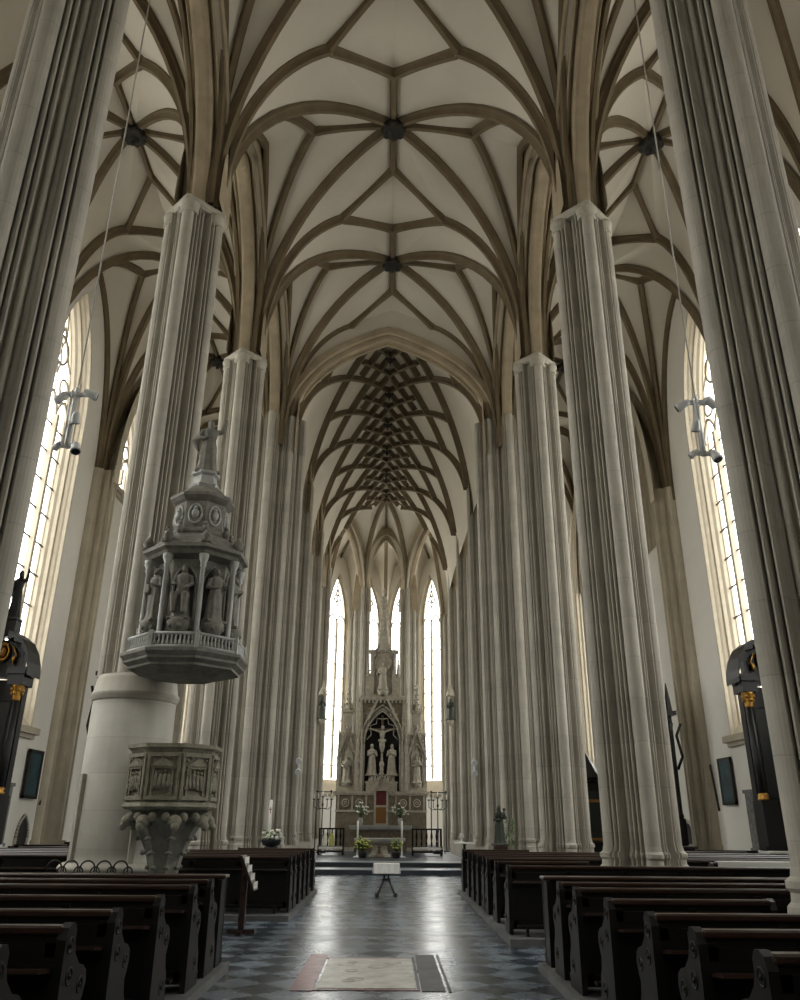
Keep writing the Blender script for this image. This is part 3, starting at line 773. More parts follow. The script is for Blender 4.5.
m = MB(); m.rings([ko(r, z) for r, z in ((.92,4.42),(.92,4.55),(.80,4.62),(.66,4.64),(.66,6.10),(.86,6.16),(.90,6.22),(.98,6.26),(.98,6.33),(.88,6.38),(.74,6.52),(.66,6.58),(.62,6.62))], True, True); m.build('lower_tier', M['stonecarve'], can)
FACE = [k for k in range(8)]
for k in range(8):
    a = 2*pi*k/8+pi/4; d = Vector((cos(a), sin(a), 0)); t = Vector((-sin(a), cos(a), 0))
    if d.y > .5 and d.x < .5: continue
    c = Vector((*KC,0)) + d*(.66*cos(pi/8))
    n_ = MB(); O = outline(.20, 4.92, 5.62, 6.0, 8)
    n_.add([tuple(c + t*x + d*.012 + Vector((0,0,z))) for x, z in O], [list(range(len(O)))])
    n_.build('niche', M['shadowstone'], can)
    f = MB()
    for (x0_,z0_),(x1_,z1_) in zip(O[:-1], O[1:]): f.tube([tuple(c+t*x0_+d*.02+Vector((0,0,z0_))), tuple(c+t*x1_+d*.02+Vector((0,0,z1_)))], .025, 6)
    f.build('niche_moulding', M['stonecarve'], can)
    q = c + d*.14; g = MB(); g.lathe([(.02,4.60),(.12,4.70),(.19,4.80),(.21,4.90),(.19,4.95)], (q.x,q.y,0), 14)
    for s_ in range(6): g.sphere((q.x+.17*cos(s_), q.y+.17*sin(s_), 4.82), .05, 7, 5)
    g.build('console', M['stonecarve'], can)
    statue('niche_statue', (q.x,q.y,4.965), .98, M['stonecarve'], can, k, ('book','seated','staff','pray')[k % 4], a+pi/2)
    for s_ in (0,):
        p = Vector(ko(.84,0)[(k+0)%8]); w_ = MB()
        w_.lathe([(.08,4.60),(.08,4.70),(.045,4.74),(.048,5.2),(.040,5.90),(.06,5.93),(.05,5.98),(.085,6.06),(.09,6.14)], (p.x,p.y,0), 12); w_.build('colonnette', M['marble'], can)
m = MB(); m.rings([ko(r, z) for r, z in ((.56,6.60),(.60,6.68),(.54,6.74),(.50,6.78),(.50,7.30),(.56,7.34),(.62,7.40),(.62,7.46),(.52,7.50),(.36,7.66),(.28,7.72))], True, True); m.build('upper_tier', M['stonecarve'], can)
for k in range(8):
    a = 2*pi*k/8+pi/4; d = Vector((cos(a), sin(a), 0)); t = Vector((-sin(a), cos(a), 0))
    c = Vector((*KC,7.04)) + d*(.50*cos(pi/8)+.01); m = MB()
    m.tube([tuple(c+t*.12*cos(q*pi/8)+Vector((0,0,.19*sin(q*pi/8)))) for q in range(17)], .022, 6)
    m.sphere(tuple(c), .075, 8, 6, (1,1,1.3)); m.sphere(tuple(c+Vector((0,0,.11))), .045, 8, 6)
    m.build('relief_medallion', M['marble'], can)
    p = Vector(ko(.60,6.70)[k]); m = MB(); m.sphere((p.x,p.y,6.70), .075, 8, 6, (1,1,1.2)); m.sphere((p.x,p.y,6.82), .045, 8, 6); m.build('corner_knob', M['stonecarve'], can)
for k in (4,5,6,7):
    p = Vector(ko(.90,6.36)[k]); m = MB(); m.lathe([(.10,6.34),(.07,6.40),(.11,6.46),(.06,6.54),(.02,6.60)], (p.x,p.y,0), 10); m.build('volute_knob', M['stonecarve'], can)
m = MB(); m.rings([ko(r, z, 6) for r, z in ((.30,7.70),(.32,7.76),(.25,7.80),(.22,7.96),(.28,8.0),(.28,8.05))], True, True); m.build('pedestal', M['marble'], can)
statue('crowning_statue', (KC[0],KC[1],8.07), 1.18, M['stonecarve'], can, 5, 'raise', .35)

# iron scrollwork at the foot of the turret
m = MB()
for k in range(5):
    x = -5.35+.27*k; m.torus((x, 14.30, .97), .12, .014, 'Y', 16, 6, -.4, pi+.4); m.torus((x+.13, 14.30, .93), .07, .012, 'Y', 12, 6)
    m.box((x-.13,14.30,.45),(.02,.02,.9))
m.box((-4.8,14.30,.86),(1.35,.025,.025)); m.box((-4.8,14.30,.12),(1.35,.025,.025))
o = m.build('railing', M['iron']); tag(o, 'black wrought iron scroll railing in front of the pulpit turret', 'railing')

# ------------------------------------------------------------------ pews
END = [(-.06,0),(-.06,.90),(-.03,.965),(.02,.99),(.08,.985),(.12,.94),(.115,.87),(.15,.80),(.24,.73),(.33,.71),(.40,.67),(.42,.60),(.39,.53),(.35,.47),(.37,.38),(.43,.30),(.45,.18),(.47,.08),(.47,0)]
PEWZ = .10
def pew(x0, x1, y, label, group, desk=False):
    o = thing('pew', ((x0+x1)/2, y, PEWZ), label, 'pew', group)
    L = x1-x0; w = L/2
    for s in (-1, 1):
        m = MB(); n = len(END); x = s*(w-.03)
        m.rings([[(x-.03, yy, z) for yy, z in END],[(x+.03, yy, z) for yy, z in END]], True, True)
        # carved scrolls on the outer face
        for (yy, z, r) in ((.03,.86,.045),(.08,.68,.05),(.30,.60,.045),(.28,.22,.06)): m.torus((x+s*.028, yy, z), r, .010, 'X', 12, 5); m.sphere((x+s*.028, yy, z), r*.4, 6, 4)
        m.build('bench_end', M['wood'], o)
    m = MB(); m.box((0,0,.50),(L-.12,.03,.86))
    k = max(2, int(L/.9))
    for i in range(k+1): m.box((-w+.1+(L-.2)*i/k, -.022, .5), (.07,.02,.82))
    m.box((0,-.022,.14),(L-.14,.02,.09)); m.box((0,-.022,.84),(L-.14,.02,.08)); m.build('backrest', M['wood'], o)
    m = MB(); m.bevbox((0,-.01,.955),(L-.08,.11,.05), .012); m.build('top_rail', M['woodtop'], o)
    if not desk:
        m = MB(); m.bevbox((0,.23,.44),(L-.13,.38,.035), .01); m.box((0,.40,.36),(L-.13,.02,.12)); m.build('seat', M['wood'], o)
    m = MB(); m.box((0,-.14,.74),(L-.14,.20,.025), 0, 1, -.12); m.build('book_ledge', M['woodtop'], o)
    m = MB(); m.box((0,-.24,.14),(L-.2,.14,.03)); m.box((-w+.25,-.24,.065),(.04,.1,.13)); m.box((w-.25,-.24,.065),(.04,.1,.13)); m.build('kneeler', M['wood'], o)
    return o
ORD = ['foremost','second','third','fourth','fifth','sixth','seventh','eighth','ninth','tenth']
def block(side, x0, x1, rows, where, group):
    """rows: (y, gaps) from the altar end towards the camera"""
    for i, (y, gap) in enumerate(rows):
        segs = [(x0, x1)] if not gap else [(x0, gap[0]), (gap[1], x1)]
        for j, (a, b) in enumerate(segs):
            if b-a < .5: continue
            if side < 0: A, B = -b, -a
            else: A, B = a, b
            extra = '' if not gap else (', inner part' if j == 0 else ', outer part')
            pew(A, B, y, 'dark wooden pew, %s from the altar in the %s%s' % (ORD[i], where, extra), group)
G1 = (3.6, 5.75); G2 = (3.72, 5.95)
near_rows = [(10.15,None),(9.28,None),(7.95,G1),(6.72,None),(5.75,None),(4.75,None),(3.75,None)]
block(1, 2.08, 10.5, near_rows, 'near right block', 'near right pews')
block(-1, 1.92, 10.5, near_rows, 'near left block', 'near left pews')
block(1, 2.02, 9.4, [(22.3,(3.75,5.85)),(20.75,None),(19.65,None),(18.6,None),(17.5,None),(16.75+.1,None),(15.55,(3.72,5.9)),(14.0,None)], 'far right block', 'far right pews')
block(-1, 1.78, 9.35, [(22.2,(3.75,5.9)),(20.75,None),(19.75,None),(18.75,None),(17.75,None),(17.0,None)], 'far left block', 'far left pews')
def desk(x0, x1, y, label):
    o = thing('pew_front_desk', ((x0+x1)/2, y, PEWZ), label, 'desk', 'front desks of the pew blocks'); L = x1-x0; w = L/2
    m = MB(); m.box((0,0,.48),(L,.04,.94))
    k = max(2, int(L/.8))
    for i in range(k+1): m.box((-w+.05+(L-.1)*i/k, 0, .48), (.08,.07,.9))
    m.box((0,0,.07),(L,.08,.12)); m.box((0,0,.88),(L,.08,.1)); m.build('front_panel', M['wood'], o)
    m = MB(); m.bevbox((0,-.08,.965),(L+.04,.30,.04), .01); m.build('desk_top', M['woodtop'], o)
    for s in (-1,1):
        m = MB(); m.box((s*(w-.03),-.16,.47),(.05,.28,.94)); m.build('desk_side', M['wood'], o)
desk(2.08, 10.5, 11.2, 'dark panelled desk closing the near right pews towards the altar')
desk(-10.5, -1.92, 11.05, 'dark panelled desk closing the near left pews towards the altar')
for i, (x, y0, y1, s) in enumerate(((2.0,3.0,11.32,1),(-1.84,3.0,11.18,-1),(1.95,13.45,23.1,1),(-1.72,16.45,22.85,-1))):
    m = MB(); m.box((x+s*4.4,(y0+y1)/2,.048),(8.8,y1-y0,.096)); m.build('floor_pew_platform', M['kerb'])['kind'] = 'structure'

# grave slab in the aisle floor
gs = thing('grave_slab', (0,0,0), 'worn white grave slab with pink marble border in the aisle floor', 'grave slab')
m = MB(); m.box((-.12,11.15,.004),(1.10,2.06,.012))
for k in range(9):
    rn = random.Random(k); m.torus((-.12+(rn.random()-.5)*.8, 10.4+rn.random()*1.5, .010), .05+rn.random()*.08, .006, 'Z', 12, 4)
m.build('white_slab', M['slab'], gs)
for c, d in (((-.83,11.26),(.24,2.56)),):
    m = MB(); m.box((*c,.003),(*d,.010)); m.build('pink_border', M['pinkstone'], gs)
m = MB(); m.box((-.12,12.24,.003),(1.18,.06,.010)); m.box((-.12,10.05,.003),(1.18,.07,.010)); m.build('pink_border', M['pinkstone'], gs)
m = MB(); m.box((.62,11.26,.003),(.26,2.56,.008)); m.build('grey_border', M['kerb'], gs)
m = MB(); m.box((.80,11.26,.003),(.03,2.62,.010)); m.box((.46,11.2,.003),(.03,2.3,.010)); m.build('dark_joint', M['black'], gs)

# notice stand in the aisle by the pulpit
ns = thing('notice_stand', (-2.27,14.55,0), 'brown wooden stand with slanted rack of white leaflets by the far left pews', 'stand')
m = MB(); m.bevbox((0,0,.55),(.10,.12,.96), .01); m.box((0,0,.85),(.05,.36,.42)); m.box((0,0,.05),(.46,.06,.06)); m.box((0,0,.05),(.06,.46,.06)); m.build('post', M['woodtop'], ns)
m = MB(); m.box((.06,0,.92),(.05,.44,.52),0,1); m.xf(lambda p: (p[0]-(p[2]-.92)*.45, p[1], p[2]))
m.build('rack', M['woodtop'], ns)
for i in range(4):
    for j in range(3):
        m = MB(); z = .73+.125*i; m.box((.10-(z-.92)*.45, -.14+.14*j, z),(.012,.105,.10)); m.build('leaflet', M['paper'], ns)

# ------------------------------------------------------------------ hanging light clusters
def cluster(s, label):
    X, Y = s*5.36, 12.0
    o = thing('hanging_spotlight_cluster', (X,Y,0), label, 'lamp', 'light clusters hung in the side aisles')
    m = MB(); m.tube([(0,0,8.6),(0,0,21.2)], .014, 6); m.build('cable', M['cable'], o)
    m = MB(); m.tube([(0,0,7.48),(0,0,8.62)], .045, 10); m.box((0,0,8.50),(.42,.07,.07)); m.box((0,0,7.52),(.30,.06,.06)); m.tube([(-.06,-.05,7.5),(-.06,-.05,8.55)], .02, 6); m.build('tube', M['lampwhite'], o)
    def spot(c, d, mt='lampwhite', r=.085, l=.26):
        d = Vector(d).normalized(); c = Vector(c); q = MB()
        q.tube([c-d*l*.5, c-d*l*.2, c+d*l*.3, c+d*l*.5], [r*.55,r*.85,r,r*1.02], 14); p = q.build('spotlight_head', M[mt], o)
        g = MB(); g.tube([c+d*(l*.5+.002), c+d*(l*.5+.012)], r*.82, 14); g.build('lens', M['black'], p)
    spot((-.24,-.02,8.44),(-.6,.3,-.3), 'lampwhite', .08, .24); spot((.24,-.02,8.50),(.7,.4,-.2), 'lampwhite', .08, .24); spot((s*-.10,-.10,8.0),(-.1,.4,-.9), 'lampwhite', .075, .2)
    spot((.17,-.06,7.46),(.25,-.3,-.9), 'lampwhite', .085, .2); spot((-.16,0,7.52),(-.6,.3,-.4), 'lampwhite', .06, .16)
cluster(-1, 'white spotlight cluster on a long cable before the left aisle window')
cluster(1, 'white spotlight cluster on a long cable before the right aisle window')

m = MB(); m.bevbox((7.65,15.54,1.098),(3.3,.17,.012), .004); m.box((7.65,15.452,1.055),(3.3,.008,.09)); m.box((7.65,15.628,1.055),(3.3,.008,.09))  # white strip added to give a bright band along the pew back
o = m.build('added_white_strip', M['white']); tag(o, 'added long white strip over a pew back right of the pillar opposite the pulpit', 'cloth')
# ------------------------------------------------------------------ high altar
Z0 = .31
HA = thing('high_altar', (AX, 46, 0), 'tall pale stone high altar with pinnacles, crucifix niche and central spire', 'altar')
def P(name, m, mt, par=None): return m.build(name, M[mt], par or HA)
def pinnacle(m, x, y, z0, z1, w, n=4):
    """shaft, little gables, crocketed spirelet and finial"""
    zs = z0+(z1-z0)*.45; m.box((x,y,(z0+zs)/2),(w,w,zs-z0)); m.box((x,y,zs),(w*1.25,w*1.25,w*.3))
    for a in range(4):
        dx, dy = cos(a*pi/2)*w*.5, sin(a*pi/2)*w*.5; m.lathe([(w*.34,zs+.02),(w*.2,zs+w*.5),(.01,zs+w*1.1)], (x+dx,y+dy,0), 4, False, pi/4)
    m.lathe([(w*.5,zs),(w*.3,zs+(z1-zs)*.4),(w*.08,z1-w*.35),(w*.07,z1-.02)], (x,y,0), 8, False, pi/8)
    k = max(3, int((z1-zs)/.28))
    for i in range(k):
        t = (i+.6)/k; r = w*.5*(1-t)+w*.1
        for a in range(4): m.sphere((x+r*cos(a*pi/2+pi/4), y+r*sin(a*pi/2+pi/4), zs+(z1-zs)*t*.92), w*.13, 6, 4)
    m.sphere((x,y,z1), w*.2, 8, 6)
def gable(m, x, y, z0, z1, hw, d=.16, t=.09):
    for s in (-1, 1):
        m.add([(x+s*hw,y-d/2,z0),(x+s*(hw-t*1.4),y-d/2,z0),(x,y-d/2,z1-t*1.8),(x,y-d/2,z1),(x+s*hw,y+d/2,z0),(x+s*(hw-t*1.4),y+d/2,z0),(x,y+d/2,z1-t*1.8),(x,y+d/2,z1)],
              [(0,1,2,3),(4,7,6,5),(0,3,7,4),(1,5,6,2)])
        for i in range(1, 6):
            q = i/6; m.sphere((x+s*hw*(1-q)+s*.03, y, z0+(z1-z0)*q+.05), .055, 6, 5)
    m.sphere((x,y,z1+.08), .09, 8, 6); m.sphere((x,y,z1+.2), .05, 6, 5); m.box((x,y,z1+.1),(.22,.05,.05))
def niche(m, dk, x, y, z0, zs, za, hw, t=.08):
    O = outline(hw, z0, zs, za, 8)
    dk.add([(x+a, y+.05, z) for a, z in O], [list(range(len(O)))])
    for r, dy in ((t,0),(t*.6,-.06)):
        for (a,b),(c,d) in zip(O[:-1], O[1:]): m.tube([(x+a*1.06,y+dy,b),(x+c*1.06,y+dy,d)], r*.5, 6)
m = MB(); m.box((0,0,(Z0+3.05)/2),(4.86,1.2,3.05-Z0)); P('predella', m, 'altardark')
m = MB()
for z, w, d in ((3.12,5.0,1.34),(3.22,5.15,1.44),(2.28,4.95,1.30),(.40,5.05,1.36)): m.box((0,0,z),(w,d,.10 if z > .5 else .2))
for x in (-2.3,-1.55,-.8,.8,1.55,2.3): m.box((x,-.62,2.7),(.09,.08,.75))
for x in (-1.92,-1.18,1.18,1.92): m.torus((x,-.63,2.68), .18, .035, 'Y', 14, 5); m.torus((x,-.63,2.68), .07, .03, 'Y', 10, 5)
P('cornice', m, 'altarstone')
for s in (-1, 1):
    x = s*1.93; m = MB(); dk = MB(); m.box((x,.1,4.75),(.98,.6,3.0)); m.box((x,-.15,3.4),(.8,.3,.24)); m.lathe([(.05,3.5),(.26,3.52),(.24,3.62),(.3,3.72)], (x,-.26,0), 8)
    niche(m, dk, x, -.24, 3.65, 5.0, 5.75, .30); gable(m, x, -.28, 5.25, 6.55, .50); m.box((x,.05,6.3),(1.04,.7,.14))
    for q in (-.47,.47): pinnacle(m, x+q, -.2, 3.3, 7.0, .16)
    pinnacle(m, x, .1, 6.3, 9.0, .46)
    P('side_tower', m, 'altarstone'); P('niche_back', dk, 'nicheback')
    statue('niche_statue', (x,-.30,3.74), 1.38, M['altarstone'], HA, 20+s, 'book' if s < 0 else 'child')
    m = MB(); pinnacle(m, s*1.36, -.28, 3.3, 8.9, .2); pinnacle(m, s*1.12, -.34, 3.3, 7.4, .14); P('buttress_pinnacle', m, 'altarstone')
m = MB(); dk = MB()
O = outline(.98, 3.3, 5.75, 7.5, 12); dk.add([(a, .25, z) for a, z in O], [list(range(len(O)))])
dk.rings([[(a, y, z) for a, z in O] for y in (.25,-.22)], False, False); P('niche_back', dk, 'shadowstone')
for k, dy in ((1.02,-.26),(1.09,-.2),(1.17,-.28)):
    for (a,b),(c,d) in zip(O[:-1], O[1:]): m.tube([(a*k,dy,3.3+(b-3.3)*(1+(k-1)*.5)),(c*k,dy,3.3+(d-3.3)*(1+(k-1)*.5))], .055, 6)
sp_ = MB()
for i in range(len(O)-1):
    (a,b),(c,d) = O[i], O[i+1]
    if b >= 5.7 and d >= 5.7: sp_.add([(a*1.15,-.2,b+.05),(c*1.15,-.2,d+.05),(c*1.15,-.2,8.15),(a*1.15,-.2,8.15)], [(0,1,2,3)])
P('spandrel', sp_, 'altardark'); gable(m, 0, -.32, 7.0, 8.85, .95, .2, .14); m.box((0,0,8.2),(2.7,.8,.14)); m.box((0,0,8.32),(2.5,.7,.10))
m.box((0,.45,5.8),(2.5,.3,5.0))
for s in (-1,1):   # cusped tracery in the arch head
    m.tube([(s*.86,-.15,6.0),(s*.62,-.15,6.25),(s*.66,-.15,6.75),(s*.34,-.15,6.85),(s*.3,-.15,7.15),(0,-.15,7.1)], .03, 6)
    for i in range(9): m.box((s*1.2,-.25,3.6+i*.5),(.14,.1,.3))
for i in range(12): m.box((-1.2+.218*i,-.36,8.05),(.1,.08,.16))
P('central_frame', m, 'altarstone')
m = MB(); m.box((0,-.05,3.5),(1.7,.5,.42)); m.box((0,-.05,3.75),(1.8,.56,.08))
for s in (-1,1): m.lathe([(.2,3.78),(.22,3.84),(.17,3.9),(.19,4.1)], (s*.55,-.1,0), 8)
P('statue_plinth', m, 'altarstone')
for s in (-1,1): statue('mourner_statue', (s*.55,-.08,4.14), 1.62, M['altarstone'], HA, 31+s, 'pray', s*-.35)
m = MB(); m.box((0,.05,5.65),(.13,.1,3.4)); m.box((0,.05,6.55),(1.75,.1,.13)); cr = P('crucifix', m, 'altardark')
m = MB(); R = [(0,.05),(.06,.055),(.25,.07),(.45,.10),(.55,.115),(.62,.13),(.72,.105),(.88,.135),(1.0,.155),(1.08,.14),(1.13,.06),(1.18,.05)]
m.rings([[(q*cos(2*pi*k/16), -.08+q*.7*sin(2*pi*k/16), 5.35+z) for k in range(16)] for z, q in R], True, True, True)
m.sphere((.03,-.13,6.62), .10, 12, 8, (.85,.95,1.2)); m.sphere((.03,-.10,6.66), .105, 10, 8); m.tube([(-.2,-.1,5.98),(0,-.16,5.86),(.2,-.1,5.98)], .08, 8)
for s in (-1,1): m.tube([(s*.12,-.06,6.42),(s*.42,-.05,6.52),(s*.76,-.04,6.60)], [.065,.055,.04], 8); hand(m, (s*.78,-.05,6.60), (s,0,.1), .1); m.tube([(s*.07,-.09,5.9),(s*.085,-.17,5.62),(s*.03,-.1,5.36)], [.09,.075,.05], 8)
f = m.build('crucified_figure', M['altarstone'], cr); md = f.modifiers.new('join','REMESH'); md.mode = 'VOXEL'; md.voxel_size = .022; md.use_smooth_shade = True
m = MB()
for s in (-1,1): m.box((s*.33,-.72,2.45),(.11,.2,1.75)); pinnacle(m, s*.33, -.72, 3.2, 4.5, .12)
m.box((0,-.70,1.62),(.8,.3,.1)); m.box((0,-.70,2.52),(.66,.22,.1)); m.box((0,-.70,3.34),(.78,.3,.1)); gable(m, 0, -.74, 3.4, 4.25, .38); m.box((0,-.62,3.7),(.5,.2,.7)); pinnacle(m, 0, -.68, 4.0, 5.3, .2)
P('tabernacle', m, 'altarstone')
m = MB(); m.box((0,-.72,2.93),(.55,.06,.72)); m.box((0,-.76,2.93),(.04,.03,.6)); P('red_panel', m, 'red')
m = MB(); m.box((0,-.72,2.07),(.55,.06,.80)); m.box((0,-.76,2.07),(.40,.03,.62)); P('tabernacle_door', m, 'orange')
m = MB(); dk = MB(); m.box((0,.2,9.6),(1.5,.5,2.6)); niche(m, dk, 0, -.08, 8.55, 10.2, 11.0, .46); gable(m, 0, -.12, 10.6, 11.9, .62)
for s in (-1,1): pinnacle(m, s*.62, -.1, 8.3, 11.6, .2); pinnacle(m, s*.86, .1, 8.3, 10.9, .24)
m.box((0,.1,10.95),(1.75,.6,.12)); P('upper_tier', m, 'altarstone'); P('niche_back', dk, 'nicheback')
m = MB(); m.lathe([(.05,8.4),(.32,8.42),(.28,8.55),(.34,8.68)], (0,-.2,0), 8); P('pedestal', m, 'altarstone')
statue('niche_statue', (0,-.22,8.72), 1.55, M['altarstone'], HA, 44, 'raise')
m = MB(); m.lathe([(.40,11.0),(.34,11.9),(.30,12.0),(.20,12.9),(.10,13.9),(.03,14.5)], (0,.1,0), 8, False)
for i in range(9):
    z = 11.9+.28*i; r = .33*(1-(z-11.6)/3.2)+.05
    m.torus((0,.1,z), r, .03, 'Z', 10, 5)
    for a in range(6): m.sphere((r*1.1*cos(a*pi/3), .1+r*1.1*sin(a*pi/3), z+.1), .045, 6, 4)
m.sphere((0,.1,14.5), .09, 8, 6); m.box((0,.1,14.62),(.22,.04,.04)); m.box((0,.1,14.65),(.04,.04,.3)); P('spire', m, 'altarstone')
m = MB(); m.box((0,-1.35,1.50),(3.25,1.3,.16)); m.box((0,-1.35,1.40),(3.1,1.2,.08)); P('altar_slab', m, 'marble')
m = MB(); m.box((0,-1.3,.85),(2.7,1.05,1.08))
for x in (-1.3,-.65,0,.65,1.3): m.box((x,-1.84,.85),(.1,.06,1.0))
P('altar_block', m, 'altardark')

def bouquet(name, loc, label, r, hgt, flower, group=None, vase=True, n=26, seed=0):
    o = thing(name, loc, label, 'flowers', group); rn = random.Random(seed)
    if vase:
        m = MB(); m.lathe([(.07,0),(.09,.02),(.10,.1),(.13,.22),(.10,.3),(.09,.34),(.11,.36)], (0,0,0), 16); m.build('vase', M['marble'], o); zb = .34
    else:
        m = MB(); m.lathe([(.12,0),(.16,.02),(.20,.22),(.19,.24)], (0,0,0), 16); m.build('pot', M['iron'], o); zb = .22
    lf = MB(); fl = MB()
    for i in range(n):
        a = rn.random()*2*pi; t = rn.random(); rr_ = r*(.25+.75*t); z = zb+hgt*(.25+.75*rn.random()*(1.15-t*.5))
        p = Vector((rr_*cos(a), rr_*sin(a)*.8, z)); lf.tube([(0,0,zb-.05), (p.x*.4,p.y*.4,zb+(z-zb)*.65), tuple(p)], .008, 4)
        for j in range(3):
            q = Vector((0,0,zb)).lerp(p, .45+.2*j); d = Vector((rn.random()-.5, rn.random()-.5, rn.random()*.7)).normalized()*r*.42; s_ = d.cross(Vector((0,0,1))).normalized()*r*.11
            lf.add([tuple(q),tuple(q+d*.5+s_),tuple(q+d),tuple(q+d*.5-s_)], [(0,1,2,3)])
        if rn.random() < .75:
            fl.sphere(tuple(p), r*.13, 8, 6, (1,1,.75))
            for k in range(5): fl.sphere((p.x+r*.12*cos(k*1.256),p.y+r*.12*sin(k*1.256),p.z-.01), r*.075, 6, 4, (1,1,.6))
    lf.build('leaves', M['leaf'], o)['kind'] = 'stuff'; fl.build('blooms', M[flower], o)['kind'] = 'stuff'; return o
bouquet('flower_vase', (AX-1.05,44.6,1.585), 'white flowers in a vase left of the golden tabernacle door', .42, .75, 'bloom', 'vases on the high altar', seed=1)
bouquet('flower_vase', (AX+1.02,44.6,1.585), 'white flowers in a vase right of the golden tabernacle door', .42, .75, 'bloom', 'vases on the high altar', seed=2)

# ------------------------------------------------------------------ altar table and what stands round it
at_ = thing('altar_table', (-.27,38.2,Z0), 'stone altar table with thick pale top between two tall candles', 'table')
m = MB(); m.bevbox((0,0,.70),(2.25,.95,.12), .02); m.box((0,0,.61),(2.0,.8,.06)); m.build('table_top', M['marble'], at_)
m = MB(); m.lathe([(.52,0),(.52,.08),(.42,.12),(.36,.3),(.36,.46),(.46,.56),(.50,.58)], (0,0,0), 8, False, pi/8)
m.build('pedestal', M['altarstone'], at_)
m = MB()
for z in (.16,.28,.40): m.sphere((0,-.36,z), .07, 10, 6)
m.build('carved_boss', M['altardark'], at_)
for x, sd in ((-1.24,'left'),(.70,'right')):
    o = thing('tall_candle', (x,37.55,Z0), 'tall white candle on a slim stand %s of the altar table' % sd, 'candle', 'candles beside the altar table')
    m = MB(); m.lathe([(.16,0),(.16,.03),(.04,.06),(.025,.1),(.025,.55),(.07,.6),(.075,.63)], (0,0,0), 14); m.build('stand', M['lampwhite'], o)
    m = MB(); m.lathe([(.04,.63),(.04,1.46),(.008,1.475)], (0,0,0), 12); m.build('wax_candle', M['wax'], o)
bouquet('flower_arrangement', (-.98,36.95,Z0), 'yellow-green flowers standing on the floor at the left of the altar table', .38, .62, 'yellow', 'floor flowers', False, 60, 5)
bouquet('flower_arrangement', (.46,36.95,Z0), 'yellow-green flowers standing on the floor at the right of the altar table', .26, .58, 'yellow', 'floor flowers', False, 44, 6)
# dark balustrades either side
for x0, x1, sd in ((-3.15,-1.95,'left'),(1.20,2.62,'right')):
    o = thing('prayer_bench', ((x0+x1)/2,40.4,Z0), 'dark wooden prayer bench with open balusters %s of the altar table' % sd, 'bench', 'prayer benches in the choir'); w = (x1-x0)/2
    m = MB(); m.bevbox((0,0,1.12),(2*w,.42,.07), .01); m.build('bench_top', M['wood'], o)
    m = MB(); m.box((0,0,.34),(2*w,.40,.06)); m.box((0,-.45,.16),(2*w,.5,.07)); m.build('shelf', M['wood'], o)
    m = MB(); m.box((0,-.42,.30),(2*w-.1,.44,.09)); m.build('white_cushion', M['white'], o)
    for s in (-1,1): m = MB(); m.box((s*(w-.04),0,.55),(.08,.42,1.1)); m.box((s*(w-.04),-.4,.2),(.08,.4,.4)); m.build('bench_side', M['wood'], o)
    for k in range(5): m = MB(); m.lathe([(.03,.37),(.05,.5),(.025,.6),(.06,.8),(.03,1.0),(.035,1.09)], (-w+2*w*(k+1)/6,.12,0), 10); m.build('baluster', M['wood'], o)
for i, x in enumerate((-2.86,-2.55)):
    o = thing('glass_lantern', (x,40.30,Z0+.375), 'pale green glass vase in the left prayer bench, %s one' % ('outer','inner')[i], 'vase', 'vases in the left bench')
    m = MB(); m.lathe([(.07,0),(.10,.02),(.12,.2),(.10,.42),(.06,.5),(.08,.55)], (0,0,0), 16); m.build('vase_body', M['yellow'] if i else M['bloom'], o)
def candelabrum(x, sd):
    o = thing('candelabrum', (x,42.2,Z0), 'branched iron candelabrum standing %s of the high altar' % sd, 'candelabrum', 'candelabra by the high altar')
    m = MB(); m.lathe([(.26,0),(.26,.03),(.06,.12),(.035,.2),(.03,.9),(.06,1.0),(.03,1.1),(.025,2.1),(.06,2.2),(.03,2.3),(.03,2.55)], (0,0,0), 14); m.build('stem', M['iron'], o)
    for a in range(3): m = MB(); m.tube([(.04*cos(a*2.1),.04*sin(a*2.1),.2),(.28*cos(a*2.1),.28*sin(a*2.1),.14),(.36*cos(a*2.1),.36*sin(a*2.1),0.02)], .025, 6); m.build('foot', M['iron'], o)
    for k in range(5):
        r = (k-2)*.22; z = 2.42+(.12 if k == 2 else 0)
        if k != 2: m = MB(); m.tube([(0,0,2.05),(r*.6,0,2.0),(r,0,2.12),(r,0,z)], .02, 6); m.build('arm', M['iron'], o)
        m = MB(); m.lathe([(.02,z),(.07,z+.03),(.075,z+.06),(.02,z+.06)], (r,0,0), 12); m.build('drip_pan', M['iron'], o)
        m = MB(); m.lathe([(.022,z+.06),(.022,z+.28),(.004,z+.29)], (r,0,0), 8); m.build('candle', M['wax'], o)
candelabrum(-3.18, 'left'); candelabrum(2.55, 'right')
for x0, x1, sd in ((-3.78,-3.0,'left'),(2.4,3.2,'right')):
    m = MB(); m.tube([(x0,45.6,3.24),(x1,45.6,3.24)], .025, 8)
    for x in (x0, x1): m.tube([(x,45.6,Z0),(x,45.6,3.24)], .03, 8); m.sphere((x,45.6,3.27), .06, 8, 6); m.lathe([(.14,Z0),(.14,Z0+.04),(.03,Z0+.08)], (x,45.6,0), 12)
    o = m.build('rail', M['iron']); tag(o, 'thin dark rail on posts at the %s end of the high altar' % sd, 'rail', 'rails beside the high altar')
